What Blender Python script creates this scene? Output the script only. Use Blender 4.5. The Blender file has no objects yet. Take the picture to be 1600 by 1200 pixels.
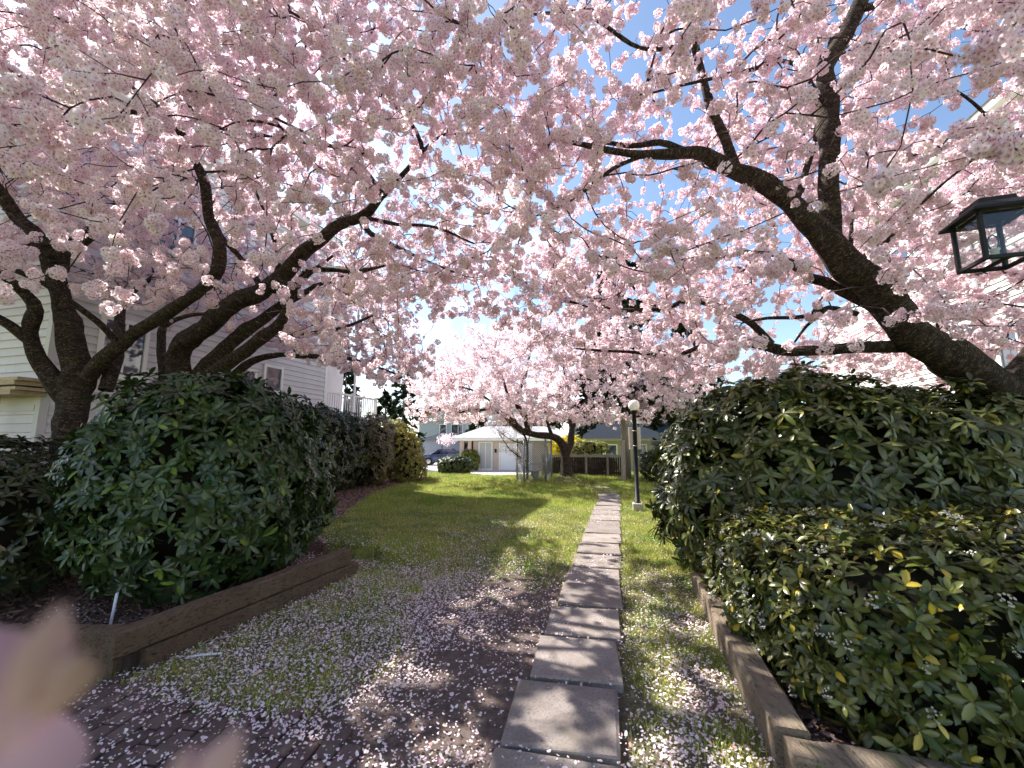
import bpy, math, random
import numpy as np
from mathutils import Vector, Matrix, Euler, noise as mnoise

R = math.radians
rng = np.random.default_rng(7)
random.seed(7)
sc = bpy.context.scene
COL = sc.collection

# ------------------------------------------------------------------ camera
FPX, CAMH, PITCH = 650.0, 1.55, math.atan(90 / 650)      # focal length in px of a 1600 px wide frame
cam = bpy.data.cameras.new('camera')
cam_o = bpy.data.objects.new('camera', cam)
COL.objects.link(cam_o)
cam_o.location = (0, 0, CAMH)
cam_o.rotation_euler = (R(90) + PITCH, 0, 0)
cam.sensor_width = 36
cam.lens = FPX / 1600 * 36
cam.clip_start, cam.clip_end = 0.02, 2000
cam.dof.use_dof = True
cam.dof.focus_distance = 6.5
cam.dof.aperture_fstop = 3.2
sc.camera = cam_o

# ------------------------------------------------------------------ sky and sun
SUN_AZ, SUN_EL = R(-47), R(45)                            # left of straight ahead
world = bpy.data.worlds.new('World')
sc.world = world
world.use_nodes = True
nt = world.node_tree
nt.nodes.clear()
w_out = nt.nodes.new('ShaderNodeOutputWorld')
w_bg = nt.nodes.new('ShaderNodeBackground')
sky = nt.nodes.new('ShaderNodeTexSky')
sky.sky_type = 'NISHITA'
sky.sun_disc = False
sky.sun_elevation = SUN_EL
sky.sun_rotation = SUN_AZ
sky.air_density, sky.dust_density, sky.ozone_density = 1.0, 0.6, 1.2
tc = nt.nodes.new('ShaderNodeTexCoord')
mp = nt.nodes.new('ShaderNodeMapping')
mp.inputs['Scale'].default_value = (1.0, 1.0, 2.6)
mp.inputs['Location'].default_value = (0.35, 0.2, 0.1)
ns = nt.nodes.new('ShaderNodeTexNoise')
ns.inputs['Scale'].default_value = 1.7
ns.inputs['Detail'].default_value = 6
ns.inputs['Roughness'].default_value = 0.55
ramp = nt.nodes.new('ShaderNodeValToRGB')
ramp.color_ramp.elements[0].position, ramp.color_ramp.elements[1].position = 0.50, 0.70
mx = nt.nodes.new('ShaderNodeMixRGB')
mx.inputs['Color2'].default_value = (13.0, 13.2, 13.6, 1)
sep = nt.nodes.new('ShaderNodeSeparateXYZ'); lowm = nt.nodes.new('ShaderNodeMapRange'); mul_ = nt.nodes.new('ShaderNodeMath'); mul_.operation = 'MULTIPLY'
lowm.inputs[1].default_value, lowm.inputs[2].default_value, lowm.inputs[3].default_value, lowm.inputs[4].default_value = .30, .62, 1.0, 0.0
nt.links.new(tc.outputs['Generated'], sep.inputs[0]); nt.links.new(sep.outputs['Z'], lowm.inputs[0]); nt.links.new(lowm.outputs[0], mul_.inputs[1])
for a, b in ((tc.outputs['Generated'], mp.inputs[0]), (mp.outputs[0], ns.inputs['Vector']), (ns.outputs['Fac'], ramp.inputs[0]),
             (ramp.outputs[0], mul_.inputs[0]), (mul_.outputs[0], mx.inputs[0]), (sky.outputs[0], mx.inputs['Color1']), (mx.outputs[0], w_bg.inputs[0]), (w_bg.outputs[0], w_out.inputs[0])):
    nt.links.new(a, b)
w_bg.inputs[1].default_value = 0.095

sun = bpy.data.lights.new('sun', 'SUN')
sun.energy, sun.angle, sun.color = 5.0, R(0.53), (1.0, 0.95, 0.88)
sun_o = bpy.data.objects.new('sun', sun)
COL.objects.link(sun_o)
SUNV = Vector((math.sin(SUN_AZ) * math.cos(SUN_EL), math.cos(SUN_AZ) * math.cos(SUN_EL), math.sin(SUN_EL)))
sun_o.rotation_euler = (-SUNV).to_track_quat('-Z', 'Y').to_euler()
sun_o.location = (-20, 20, 30)

sc.view_settings.view_transform = 'Standard'
sc.view_settings.look = 'None'
sc.view_settings.exposure = 1.42
sc.view_settings.gamma = 1
sc.view_settings.use_curve_mapping = False
sc.cycles.max_bounces = 12
sc.cycles.diffuse_bounces = 9
sc.cycles.glossy_bounces = 2
sc.cycles.transmission_bounces = 9
sc.cycles.transparent_max_bounces = 8
sc.cycles.use_denoising = True
sc.cycles.caustics_reflective = sc.cycles.caustics_refractive = False

# ------------------------------------------------------------------ helpers
CP, SP = math.cos(PITCH), math.sin(PITCH)

def ray(px, py):
    xc, yc = (px - 800) / FPX, (600 - py) / FPX
    return np.array([xc, CP - yc * SP, SP + yc * CP])

def P(px, py, Y):                      # world point seen at a pixel, at distance Y ahead
    d = ray(px, py)
    return np.array([0, 0, CAMH]) + d * (Y / d[1])

def G(px, py, z=0.0):                  # world point seen at a pixel, at height z
    d = ray(px, py)
    return np.array([0, 0, CAMH]) + d * ((z - CAMH) / d[2])

def project(p):
    p = np.atleast_2d(p).astype(float)
    x, y, z = p[:, 0], p[:, 1], p[:, 2] - CAMH
    zc = y * CP + z * SP
    yc = -y * SP + z * CP
    zc = np.where(zc < 0.05, 0.05, zc)
    return 800 + FPX * x / zc, 600 - FPX * yc / zc, zc

def nrm(v):
    v = np.asarray(v, float)
    return v / (np.linalg.norm(v, axis=-1, keepdims=True) + 1e-9)

def sstep(a, b, x):
    t = np.clip((np.asarray(x, float) - a) / (b - a), 0, 1)
    return t * t * (3 - 2 * t)

def vnoise(x, y, s=1.0, seed=0.0):     # smooth noise 0..1 over arrays
    x = np.atleast_1d(x); y = np.atleast_1d(y)
    return np.array([mnoise.noise((a * s + seed, b * s - seed, seed * 1.7)) for a, b in zip(x, y)]) * 0.5 + 0.5

ORG = {}

def props(o, label=None, cat=None, group=None, kind=None):
    if label: o['label'] = label
    if cat: o['category'] = cat
    if group: o['group'] = group
    if kind: o['kind'] = kind
    return o

def empty(name, loc, label=None, cat=None, group=None, kind=None):
    o = bpy.data.objects.new(name, None)
    o.empty_display_size = 0.2
    COL.objects.link(o)
    o.location = loc
    ORG[o.name] = np.array(loc, float)
    return props(o, label, cat, group, kind)

def link(name, me, parent=None, org=None):
    o = bpy.data.objects.new(name, me)
    COL.objects.link(o)
    if parent is not None:
        o.parent = parent
        ORG[o.name] = ORG[parent.name]
    else:
        ORG[o.name] = np.zeros(3) if org is None else np.array(org, float)
        o.location = ORG[o.name]
    return o

def mesh(name, V, F, mat, smooth=False, col=None, mats=None, mi=None):
    me = bpy.data.meshes.new(name)
    V = np.asarray(V, float)
    if isinstance(F, np.ndarray):
        n, k = F.shape
        me.vertices.add(len(V)); me.vertices.foreach_set('co', V.astype(np.float32).ravel())
        me.loops.add(n * k); me.loops.foreach_set('vertex_index', F.astype(np.int32).ravel())
        me.polygons.add(n)
        me.polygons.foreach_set('loop_start', np.arange(0, n * k, k, dtype=np.int32))
        me.update(calc_edges=True)
    else:
        me.from_pydata(V.tolist(), [], F)
        me.update()
    for m in (mats or [mat]):
        me.materials.append(m)
    if mi is not None:
        me.polygons.foreach_set('material_index', np.asarray(mi, np.int32))
    if smooth:
        me.polygons.foreach_set('use_smooth', np.ones(len(me.polygons), bool))
    if col is not None:
        a = me.attributes.new('Col', 'FLOAT_COLOR', 'POINT')
        c = np.ones((len(V), 4), np.float32); c[:, :3] = col
        a.data.foreach_set('color', c.ravel())
    return me

def part(name, V, F, mat, parent, smooth=False, col=None, kind=None, mats=None, mi=None):
    V = np.asarray(V, float) - ORG[parent.name]
    o = link(name, mesh(name, V, F, mat, smooth, col, mats, mi), parent)
    if kind: o['kind'] = kind
    return o

def thing(name, V, F, mat, label, cat, group=None, kind=None, smooth=False, col=None, org=None):
    V = np.asarray(V, float)
    if org is None:
        org = (V[:, 0].mean(), V[:, 1].mean(), V[:, 2].min())
    o = link(name, mesh(name, V - np.array(org), F, mat, smooth, col), None, org)
    return props(o, label, cat, group, kind)

def inst(name, me, parent, M):         # shared mesh placed by a world matrix
    o = link(name, me, parent)
    o.matrix_local = Matrix.Translation(Vector(-ORG[parent.name])) @ M
    return o

def box(x0, x1, y0, y1, z0, z1):
    V = [(x0, y0, z0), (x1, y0, z0), (x1, y1, z0), (x0, y1, z0), (x0, y0, z1), (x1, y0, z1), (x1, y1, z1), (x0, y1, z1)]
    F = [(0, 3, 2, 1), (4, 5, 6, 7), (0, 1, 5, 4), (1, 2, 6, 5), (2, 3, 7, 6), (3, 0, 4, 7)]
    return np.array(V, float), F

def obox(o, u, v, w, a, b, c):         # box in an oriented frame: spans along u, v, w
    V, F = box(a[0], a[1], b[0], b[1], c[0], c[1])
    o, u, v, w = (np.asarray(q, float) for q in (o, u, v, w))
    return o + V[:, :1] * u + V[:, 1:2] * v + V[:, 2:] * w, F

def bevbox(o, u, v, w, a, b, c, e=0.008):   # chamfered box (24 vertices)
    lo = np.array([a[0], b[0], c[0]], float); hi = np.array([a[1], b[1], c[1]], float)
    V, key = [], {}
    for sx in (0, 1):
        for sy in (0, 1):
            for sz in (0, 1):
                s = (sx, sy, sz)
                for ax in range(3):
                    q = [(hi[i] if s[i] else lo[i]) + (0 if i == ax else (-e if s[i] else e)) for i in range(3)]
                    key[(s, ax)] = len(V); V.append(q)
    F = []
    for ax in range(3):
        i, j = [k for k in range(3) if k != ax]
        for t in (0, 1):
            quad = []
            for (p, q) in ((0, 0), (1, 0), (1, 1), (0, 1)):
                s = [0, 0, 0]; s[ax] = t; s[i] = p; s[j] = q
                quad.append(key[(tuple(s), ax)])
            F.append(quad)
    for ax in range(3):                # edges along ax
        i, j = [k for k in range(3) if k != ax]
        for p in (0, 1):
            for q in (0, 1):
                s0 = [0, 0, 0]; s0[i] = p; s0[j] = q
                s1 = list(s0); s1[ax] = 1
                F.append([key[(tuple(s0), i)], key[(tuple(s1), i)], key[(tuple(s1), j)], key[(tuple(s0), j)]])
    for sx in (0, 1):
        for sy in (0, 1):
            for sz in (0, 1):
                F.append([key[((sx, sy, sz), k)] for k in range(3)])
    V = np.array(V)
    o, u, v, w = (np.asarray(q, float) for q in (o, u, v, w))
    return o + V[:, :1] * u + V[:, 1:2] * v + V[:, 2:] * w, F

def join(*parts):
    V, F, n = [], [], 0
    for v, f in parts:
        V.append(np.asarray(v, float)); F += [tuple(i + n for i in q) for q in f]; n += len(v)
    return np.vstack(V), F

def catmull(pts, step):
    pts = np.asarray(pts, float)
    ext = np.vstack([2 * pts[0] - pts[1], pts, 2 * pts[-1] - pts[-2]])
    out = []
    for i in range(1, len(ext) - 2):
        p0, p1, p2, p3 = ext[i - 1:i + 3]
        n = max(2, int(np.linalg.norm((p2 - p1)[:3]) / step))
        for t in np.arange(n) / n:
            out.append(0.5 * (2 * p1 + (p2 - p0) * t + (2 * p0 - 5 * p1 + 4 * p2 - p3) * t * t + (3 * p1 - p0 - 3 * p2 + p3) * t ** 3))
    out.append(pts[-1])
    return np.array(out)

def tube(pts, rad, n=8, rough=0.0, seed=0):
    pts = np.asarray(pts, float); m = len(pts)
    rad = np.broadcast_to(np.asarray(rad, float), (m,))
    T = nrm(np.gradient(pts, axis=0))
    ref = np.array([0.31, 0.47, 0.82]) if abs(T[0][2]) < 0.8 else np.array([1.0, 0.2, 0.1])
    a = nrm(np.cross(T[0], ref)); V = []
    ang = np.arange(n) / n * 2 * math.pi
    for i in range(m):
        a = nrm(a - T[i] * np.dot(a, T[i])); b = np.cross(T[i], a)
        r = rad[i] * np.ones(n)
        if rough:
            r = r * (1 + rough * np.array([mnoise.noise((math.cos(q) * 1.6 + seed, math.sin(q) * 1.6, i * 0.16)) * 1.1 + mnoise.noise((math.cos(q) * 4, math.sin(q) * 4 + seed, i * 0.5)) * .6 for q in ang]))
        V.append(pts[i] + (np.cos(ang) * r)[:, None] * a + (np.sin(ang) * r)[:, None] * b)
    V = np.vstack(V)
    i = np.arange(m - 1)[:, None] * n; j = np.arange(n)[None, :]; k = (j + 1) % n
    F = np.stack([i + j, i + k, i + n + k, i + n + j], -1).reshape(-1, 4)
    return V, F

def ctube(pts, rad, n=8, **k):         # tube with closed ends, list faces
    V, F = tube(pts, rad, n, **k)
    m = len(pts)
    return V, [tuple(f) for f in F.tolist()] + [tuple(range(n))[::-1], tuple(range((m - 1) * n, m * n))]

def lathe(prof, n=20, o=(0, 0, 0)):
    V, F = [], []
    for r, z in prof:
        for k in range(n):
            V.append((o[0] + r * math.cos(2 * math.pi * k / n), o[1] + r * math.sin(2 * math.pi * k / n), o[2] + z))
    for i in range(len(prof) - 1):
        for k in range(n):
            q = (k + 1) % n
            F.append((i * n + k, i * n + q, i * n + n + q, i * n + n + k))
    F.append(tuple(range(n))[::-1]); F.append(tuple(range(len(V) - n, len(V))))
    return np.array(V), F

# ------------------------------------------------------------------ materials
def mat(name, base=(.5, .5, .5), rough=.7, metal=0, spec=.4, attr=False, noise=None, bump=None, transl=0, coat=0, stretch=(1, 1, 1), vary=0, coord=None):
    m = bpy.data.materials.new(name); m.use_nodes = True
    t = m.node_tree; N = t.nodes; L = t.links
    b = N['Principled BSDF']; out = N['Material Output']
    b.inputs['Roughness'].default_value = rough
    b.inputs['Metallic'].default_value = metal
    b.inputs['Specular IOR Level'].default_value = spec
    b.inputs['Coat Weight'].default_value = coat
    src = None
    if attr:
        a = N.new('ShaderNodeAttribute'); a.attribute_name = 'Col'; src = a.outputs['Color']
    else:
        c = N.new('ShaderNodeRGB'); c.outputs[0].default_value = (*base, 1); src = c.outputs[0]
    co = N.new('ShaderNodeTexCoord'); mpp = N.new('ShaderNodeMapping'); mpp.inputs['Scale'].default_value = stretch
    if coord:
        ca = N.new('ShaderNodeAttribute'); ca.attribute_name = coord; L.new(ca.outputs['Vector'], mpp.inputs[0])
    else: L.new(co.outputs['Object'], mpp.inputs[0])
    for q in (noise or []):            # (scale, second colour, low, high, detail)
        n = N.new('ShaderNodeTexNoise'); n.inputs['Scale'].default_value = q[0]; n.inputs['Detail'].default_value = q[4] if len(q) > 4 else 5
        n.inputs['Roughness'].default_value = .65
        L.new(mpp.outputs[0], n.inputs['Vector'])
        r = N.new('ShaderNodeMapRange'); r.inputs[1].default_value, r.inputs[2].default_value = q[2], q[3]; r.clamp = True
        L.new(n.outputs['Fac'], r.inputs[0])
        mm = N.new('ShaderNodeMixRGB'); L.new(r.outputs[0], mm.inputs[0]); L.new(src, mm.inputs[1]); mm.inputs[2].default_value = (*q[1], 1)
        src = mm.outputs[0]
    if vary:
        oi = N.new('ShaderNodeObjectInfo'); hs = N.new('ShaderNodeHueSaturation')
        r = N.new('ShaderNodeMapRange'); r.inputs[3].default_value, r.inputs[4].default_value = 1 - vary, 1 + vary
        L.new(oi.outputs['Random'], r.inputs[0]); L.new(r.outputs[0], hs.inputs['Value']); L.new(src, hs.inputs['Color']); src = hs.outputs[0]
    L.new(src, b.inputs['Base Color'])
    if bump:                           # (scale, strength, distance)
        n = N.new('ShaderNodeTexNoise'); n.inputs['Scale'].default_value = bump[0]; n.inputs['Detail'].default_value = 6
        n.inputs['Roughness'].default_value = .7
        L.new(mpp.outputs[0], n.inputs['Vector'])
        bp = N.new('ShaderNodeBump'); bp.inputs['Strength'].default_value = bump[1]; bp.inputs['Distance'].default_value = bump[2]
        L.new(n.outputs['Fac'], bp.inputs['Height']); L.new(bp.outputs[0], b.inputs['Normal'])
    if transl:
        tr = N.new('ShaderNodeBsdfTranslucent'); L.new(src, tr.inputs[0])
        ms = N.new('ShaderNodeMixShader'); ms.inputs[0].default_value = transl
        L.new(b.outputs[0], ms.inputs[1]); L.new(tr.outputs[0], ms.inputs[2]); L.new(ms.outputs[0], out.inputs[0])
    return m

M = {}
M['petal'] = mat('petal', attr=True, rough=.8, spec=.1, transl=.6)
M['petal_ground'] = mat('petal_ground', attr=True, rough=.85, spec=.1, transl=.25)
M['bark'] = mat('cherry_bark', (.030, .020, .016), .9, spec=.2, noise=[(11, (.085, .058, .042), .50, .62), (38, (.24, .19, .145), .575, .66), (4, (.070, .078, .024), .62, .72), (24, (.012, .008, .007), .56, .66)], bump=(26, 1.0, .05), stretch=(1, 1, 2.4))
M['petal_near'] = mat('near_petal', attr=True, rough=.8, spec=.1, transl=.12)
M['limb_bark'] = mat('banded_cherry_bark', (.034, .023, .018), .88, spec=.22, coord='bark_co', noise=[(1.0, (.095, .066, .048), .50, .60), (3.4, (.26, .205, .155), .565, .64), (.25, (.066, .072, .026), .60, .70), (2.0, (.012, .008, .007), .56, .64)], bump=(1.6, 1.0, .06), stretch=(9, 9, 26))
M['twig'] = mat('twig_bark', (.045, .026, .024), .85, spec=.2)
M['leaf'] = mat('leaf', attr=True, rough=.30, spec=.42, transl=.12)
M['leaf_soft'] = mat('soft_leaf', attr=True, rough=.6, spec=.25, transl=.35)
M['needle'] = mat('needle', attr=True, rough=.7, spec=.2, transl=.1)
M['grass'] = mat('grass_blade', attr=True, rough=.6, spec=.25, transl=.45)
M['core'] = mat('dark_core', (.018, .017, .011), .95, spec=.05)  # near-black brown for the filler blobs, shade put into the colour
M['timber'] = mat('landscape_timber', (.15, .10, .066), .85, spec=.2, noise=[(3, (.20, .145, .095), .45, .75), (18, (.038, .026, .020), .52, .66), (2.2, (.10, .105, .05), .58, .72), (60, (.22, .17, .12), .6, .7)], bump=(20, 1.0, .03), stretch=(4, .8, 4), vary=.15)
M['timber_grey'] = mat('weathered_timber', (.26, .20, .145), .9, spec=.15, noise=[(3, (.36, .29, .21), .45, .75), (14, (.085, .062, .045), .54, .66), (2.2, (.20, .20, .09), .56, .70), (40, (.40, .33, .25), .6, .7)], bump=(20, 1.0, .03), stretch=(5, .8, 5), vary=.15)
M['slab'] = mat('concrete_slab', (.275, .240, .220), .9, spec=.15, noise=[(60, (.15, .122, .108), .50, .66), (3.2, (.185, .155, .138), .42, .66), (130, (.42, .36, .32), .60, .70), (1.6, (.20, .185, .13), .60, .72)], bump=(90, .7, .005), vary=.16)
M['concrete'] = mat('pale_concrete', (.52, .49, .46), .85, spec=.2, noise=[(6, (.42, .39, .37), .45, .7)], bump=(40, .3, .003))
M['brick'] = mat('brick_paver', (.135, .092, .085), .92, spec=.15, noise=[(30, (.085, .062, .056), .45, .65), (7, (.15, .125, .10), .52, .7)], bump=(70, .6, .004), vary=.22)
M['white'] = mat('white_trim', (.80, .79, .78), .5, spec=.3, noise=[(5, (.72, .71, .70), .5, .75)])
M['vinyl'] = mat('vinyl_siding', (.62, .58, .60), .55, spec=.3, noise=[(3, (.56, .53, .55), .45, .75)], vary=.03)
M['vinyl_white'] = mat('white_siding', (.56, .545, .535), .55, spec=.3, noise=[(3, (.52, .505, .50), .45, .75)], vary=.03)
M['soffit'] = mat('tan_soffit', (.55, .42, .30), .7)
M['oldwood'] = mat('weathered_wood', (.42, .33, .22), .8, noise=[(8, (.28, .2, .13), .45, .7)], bump=(30, .5, .005), stretch=(1, 1, 6), vary=.15)
M['greywood'] = mat('grey_wood', (.34, .30, .27), .85, noise=[(9, (.22, .19, .17), .45, .7)], bump=(30, .5, .006), stretch=(3, 3, .6), vary=.15)
M['darkwood'] = mat('dark_fence_wood', (.040, .027, .022), .85, noise=[(9, (.12, .085, .065), .5, .7)], bump=(30, .5, .005), vary=.25)
M['black'] = mat('black_metal', (.008, .008, .010), .55, spec=.25, noise=[(20, (.018, .018, .02), .5, .7)], bump=(60, .15, .002))
M['galv'] = mat('galvanised_steel', (.30, .31, .32), .45, metal=.7, noise=[(25, (.2, .2, .21), .45, .7)])
M['globe'] = mat('opal_globe', (.82, .80, .76), .3, spec=.5, transl=.3)
M['shingle'] = mat('grey_shingle', (.36, .35, .36), .9, noise=[(12, (.26, .25, .26), .45, .65), (60, (.43, .42, .43), .5, .7)], bump=(60, .5, .01))
M['shingle_dark'] = mat('dark_shingle', (.026, .034, .046), .95, spec=.1, noise=[(12, (.018, .022, .03), .45, .65)], bump=(60, .5, .01))
M['stucco'] = mat('beige_stucco', (.52, .43, .38), .9, noise=[(6, (.45, .37, .33), .45, .7)], bump=(90, .3, .004))
M['olive'] = mat('olive_wall', (.33, .30, .19), .85, noise=[(6, (.28, .25, .16), .45, .7)])
M['bluewall'] = mat('blue_grey_wall', (.34, .36, .43), .8, noise=[(6, (.29, .31, .38), .45, .7)])
M['pinkwall'] = mat('pale_wall', (.66, .62, .64), .8, noise=[(6, (.6, .56, .58), .45, .7)])
M['redwall'] = mat('red_brown_wall', (.25, .13, .09), .85, noise=[(9, (.2, .1, .07), .45, .7)])
M['doorpaint'] = mat('door_paint', (.74, .76, .82), .5)
M['frame_green'] = mat('window_frame_green', (.42, .48, .45), .5)
M['carpaint'] = mat('blue_car_paint', (.03, .06, .16), .25, spec=.6, coat=1)
M['carglass'] = mat('car_glass', (.01, .015, .025), .06, spec=.8)
M['rubber'] = mat('rubber', (.02, .02, .02), .8)
M['chrome'] = mat('rim_metal', (.6, .6, .62), .3, metal=1)
M['winglass'] = mat('window_glass', (.045, .055, .075), .04, spec=1.0, coat=.6)
M['blind'] = mat('window_blind', (.42, .44, .43), .5)
M['urn'] = mat('grey_urn', (.33, .33, .32), .9, noise=[(20, (.25, .25, .24), .45, .7)])
M['board'] = mat('notice_board', (.72, .66, .58), .6, noise=[(8, (.62, .56, .49), .5, .75)])
M['pvc'] = mat('white_pvc', (.74, .75, .78), .4)
M['mulch_chip'] = mat('mulch_chip', attr=True, rough=.95, spec=.1)

def glass_mat():
    m = bpy.data.materials.new('lantern_glass'); m.use_nodes = True
    t = m.node_tree; N = t.nodes; L = t.links; N.clear()
    o = N.new('ShaderNodeOutputMaterial'); tr = N.new('ShaderNodeBsdfTransparent'); gl = N.new('ShaderNodeBsdfGlossy'); mxs = N.new('ShaderNodeMixShader'); fr = N.new('ShaderNodeFresnel')
    tr.inputs[0].default_value = (.93, .94, .93, 1); gl.inputs['Roughness'].default_value = .03; fr.inputs[0].default_value = 1.5
    L.new(fr.outputs[0], mxs.inputs[0]); L.new(tr.outputs[0], mxs.inputs[1]); L.new(gl.outputs[0], mxs.inputs[2]); L.new(mxs.outputs[0], o.inputs[0])
    return m
M['glass'] = glass_mat()

def ground_mat():
    m = bpy.data.materials.new('ground_cover'); m.use_nodes = True
    t = m.node_tree; N = t.nodes; L = t.links; b = N['Principled BSDF']
    b.inputs['Roughness'].default_value = .95; b.inputs['Specular IOR Level'].default_value = .15
    co = N.new('ShaderNodeTexCoord')
    def nz(scale, detail=6, rough=.65):
        n = N.new('ShaderNodeTexNoise'); n.inputs['Scale'].default_value = scale; n.inputs['Detail'].default_value = detail; n.inputs['Roughness'].default_value = rough
        L.new(co.outputs['Object'], n.inputs['Vector']); return n.outputs['Fac']
    def ramp(fac, stops):
        r = N.new('ShaderNodeValToRGB'); e = r.color_ramp.elements
        e[0].position, e[0].color = stops[0][0], (*stops[0][1], 1)
        e[1].position, e[1].color = stops[-1][0], (*stops[-1][1], 1)
        for p_, c_ in stops[1:-1]:
            q = e.new(p_); q.color = (*c_, 1)
        L.new(fac, r.inputs[0]); return r.outputs[0]
    def mixc(f, a, c):
        mm = N.new('ShaderNodeMixRGB'); L.new(f, mm.inputs[0]); L.new(a, mm.inputs[1]); L.new(c, mm.inputs[2]); return mm.outputs[0]
    def at(n):
        a = N.new('ShaderNodeAttribute'); a.attribute_name = n; return a.outputs['Fac']
    turf = ramp(nz(14), [(.3, (.10, .15, .03)), (.55, (.25, .31, .06)), (.75, (.42, .42, .13))])
    soil = ramp(nz(20, 8, .75), [(.3, (.075, .055, .047)), (.5, (.14, .105, .092)), (.72, (.22, .17, .15))])
    mul = ramp(nz(45, 6, .8), [(.32, (.08, .048, .038)), (.5, (.20, .12, .09)), (.7, (.36, .24, .19))])
    pav = ramp(nz(3), [(.35, (.50, .45, .43)), (.65, (.60, .55, .52))])
    c = mixc(at('soil'), turf, soil)
    c = mixc(at('mulch'), c, mul)
    c = mixc(at('pave'), c, pav)
    L.new(c, b.inputs['Base Color'])
    bp = N.new('ShaderNodeBump'); bp.inputs['Strength'].default_value = .9; bp.inputs['Distance'].default_value = .025
    L.new(nz(38, 8, .75), bp.inputs['Height']); L.new(bp.outputs[0], b.inputs['Normal'])
    return m
M['ground'] = ground_mat()

# ------------------------------------------------------------------ ground
PD = nrm(np.array([0.25, 0.968, 0])); PN = np.array([PD[1], -PD[0], 0])        # path direction, its right hand side
S0 = np.array([-0.06, 2.33, 0.0])                                              # near left corner of the first slab

def path_side(x, y):                   # distance right of the path's left edge
    return (x - S0[0]) * PN[0] + (y - S0[1]) * PN[1]

LE0, LE1 = np.array([-3.3, 6.35]), np.array([-1.15, 5.42])                     # cut edge of the lawn
def hgt(x, y):
    x = np.asarray(x, float); y = np.asarray(y, float)
    z = 0.20 * np.exp(-((x - 2.15) ** 2 + (y - 16.8) ** 2) / 1.5)
    z = z - 0.52 * sstep(20.5, 26, y)
    d = LE1 - LE0; L = np.linalg.norm(d); d = d / L
    t = (x - LE0[0]) * d[0] + (y - LE0[1]) * d[1]
    s = (x - LE0[0]) * d[1] - (y - LE0[1]) * d[0]                              # positive on the near side
    wob = 0.05 * np.sin(t * 5.1) + 0.03 * np.sin(t * 13)
    z = z + 0.15 * (1 - sstep(-.02, .05, s + wob)) * sstep(-2.2, -.05, s) * sstep(-.8, .2, t) * (1 - sstep(L - .7, L + .15, t))
    return z

def axis(lo, hi, step, far):
    a = np.arange(lo, hi + 1e-6, step)
    g = [hi + step * 1.6]
    while g[-1] < far: g.append(hi + (g[-1] - hi) * 1.7)
    h = [lo - step * 1.6]
    while h[-1] > -far: h.append(lo + (h[-1] - lo) * 1.7)
    return np.concatenate([h[::-1], a, g])

def poly_in(poly, x, y):
    inside = np.zeros(len(x), bool); n = len(poly)
    for i in range(n):
        x0, y0 = poly[i]; x1, y1 = poly[(i + 1) % n]
        c = ((y0 > y) != (y1 > y)) & (x < (x1 - x0) * (y - y0) / (y1 - y0 + 1e-12) + x0)
        inside ^= c
    return inside

def seg_d(x, y, a, b):
    d = np.array(b) - np.array(a); L2 = d @ d
    t = np.clip(((x - a[0]) * d[0] + (y - a[1]) * d[1]) / L2, 0, 1)
    return np.hypot(x - a[0] - t * d[0], y - a[1] - t * d[1])

BRICK_POLY = [(-6.5, .4), (-6.5, 2.93), (-2.55, 2.93), (-2.2, 2.86), (-1.85, 2.68), (-1.45, 2.60), (-1.15, 2.52), (-.85, 2.36), (-.72, 2.15), (-.62, 1.7), (-.5, .4)]

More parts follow.
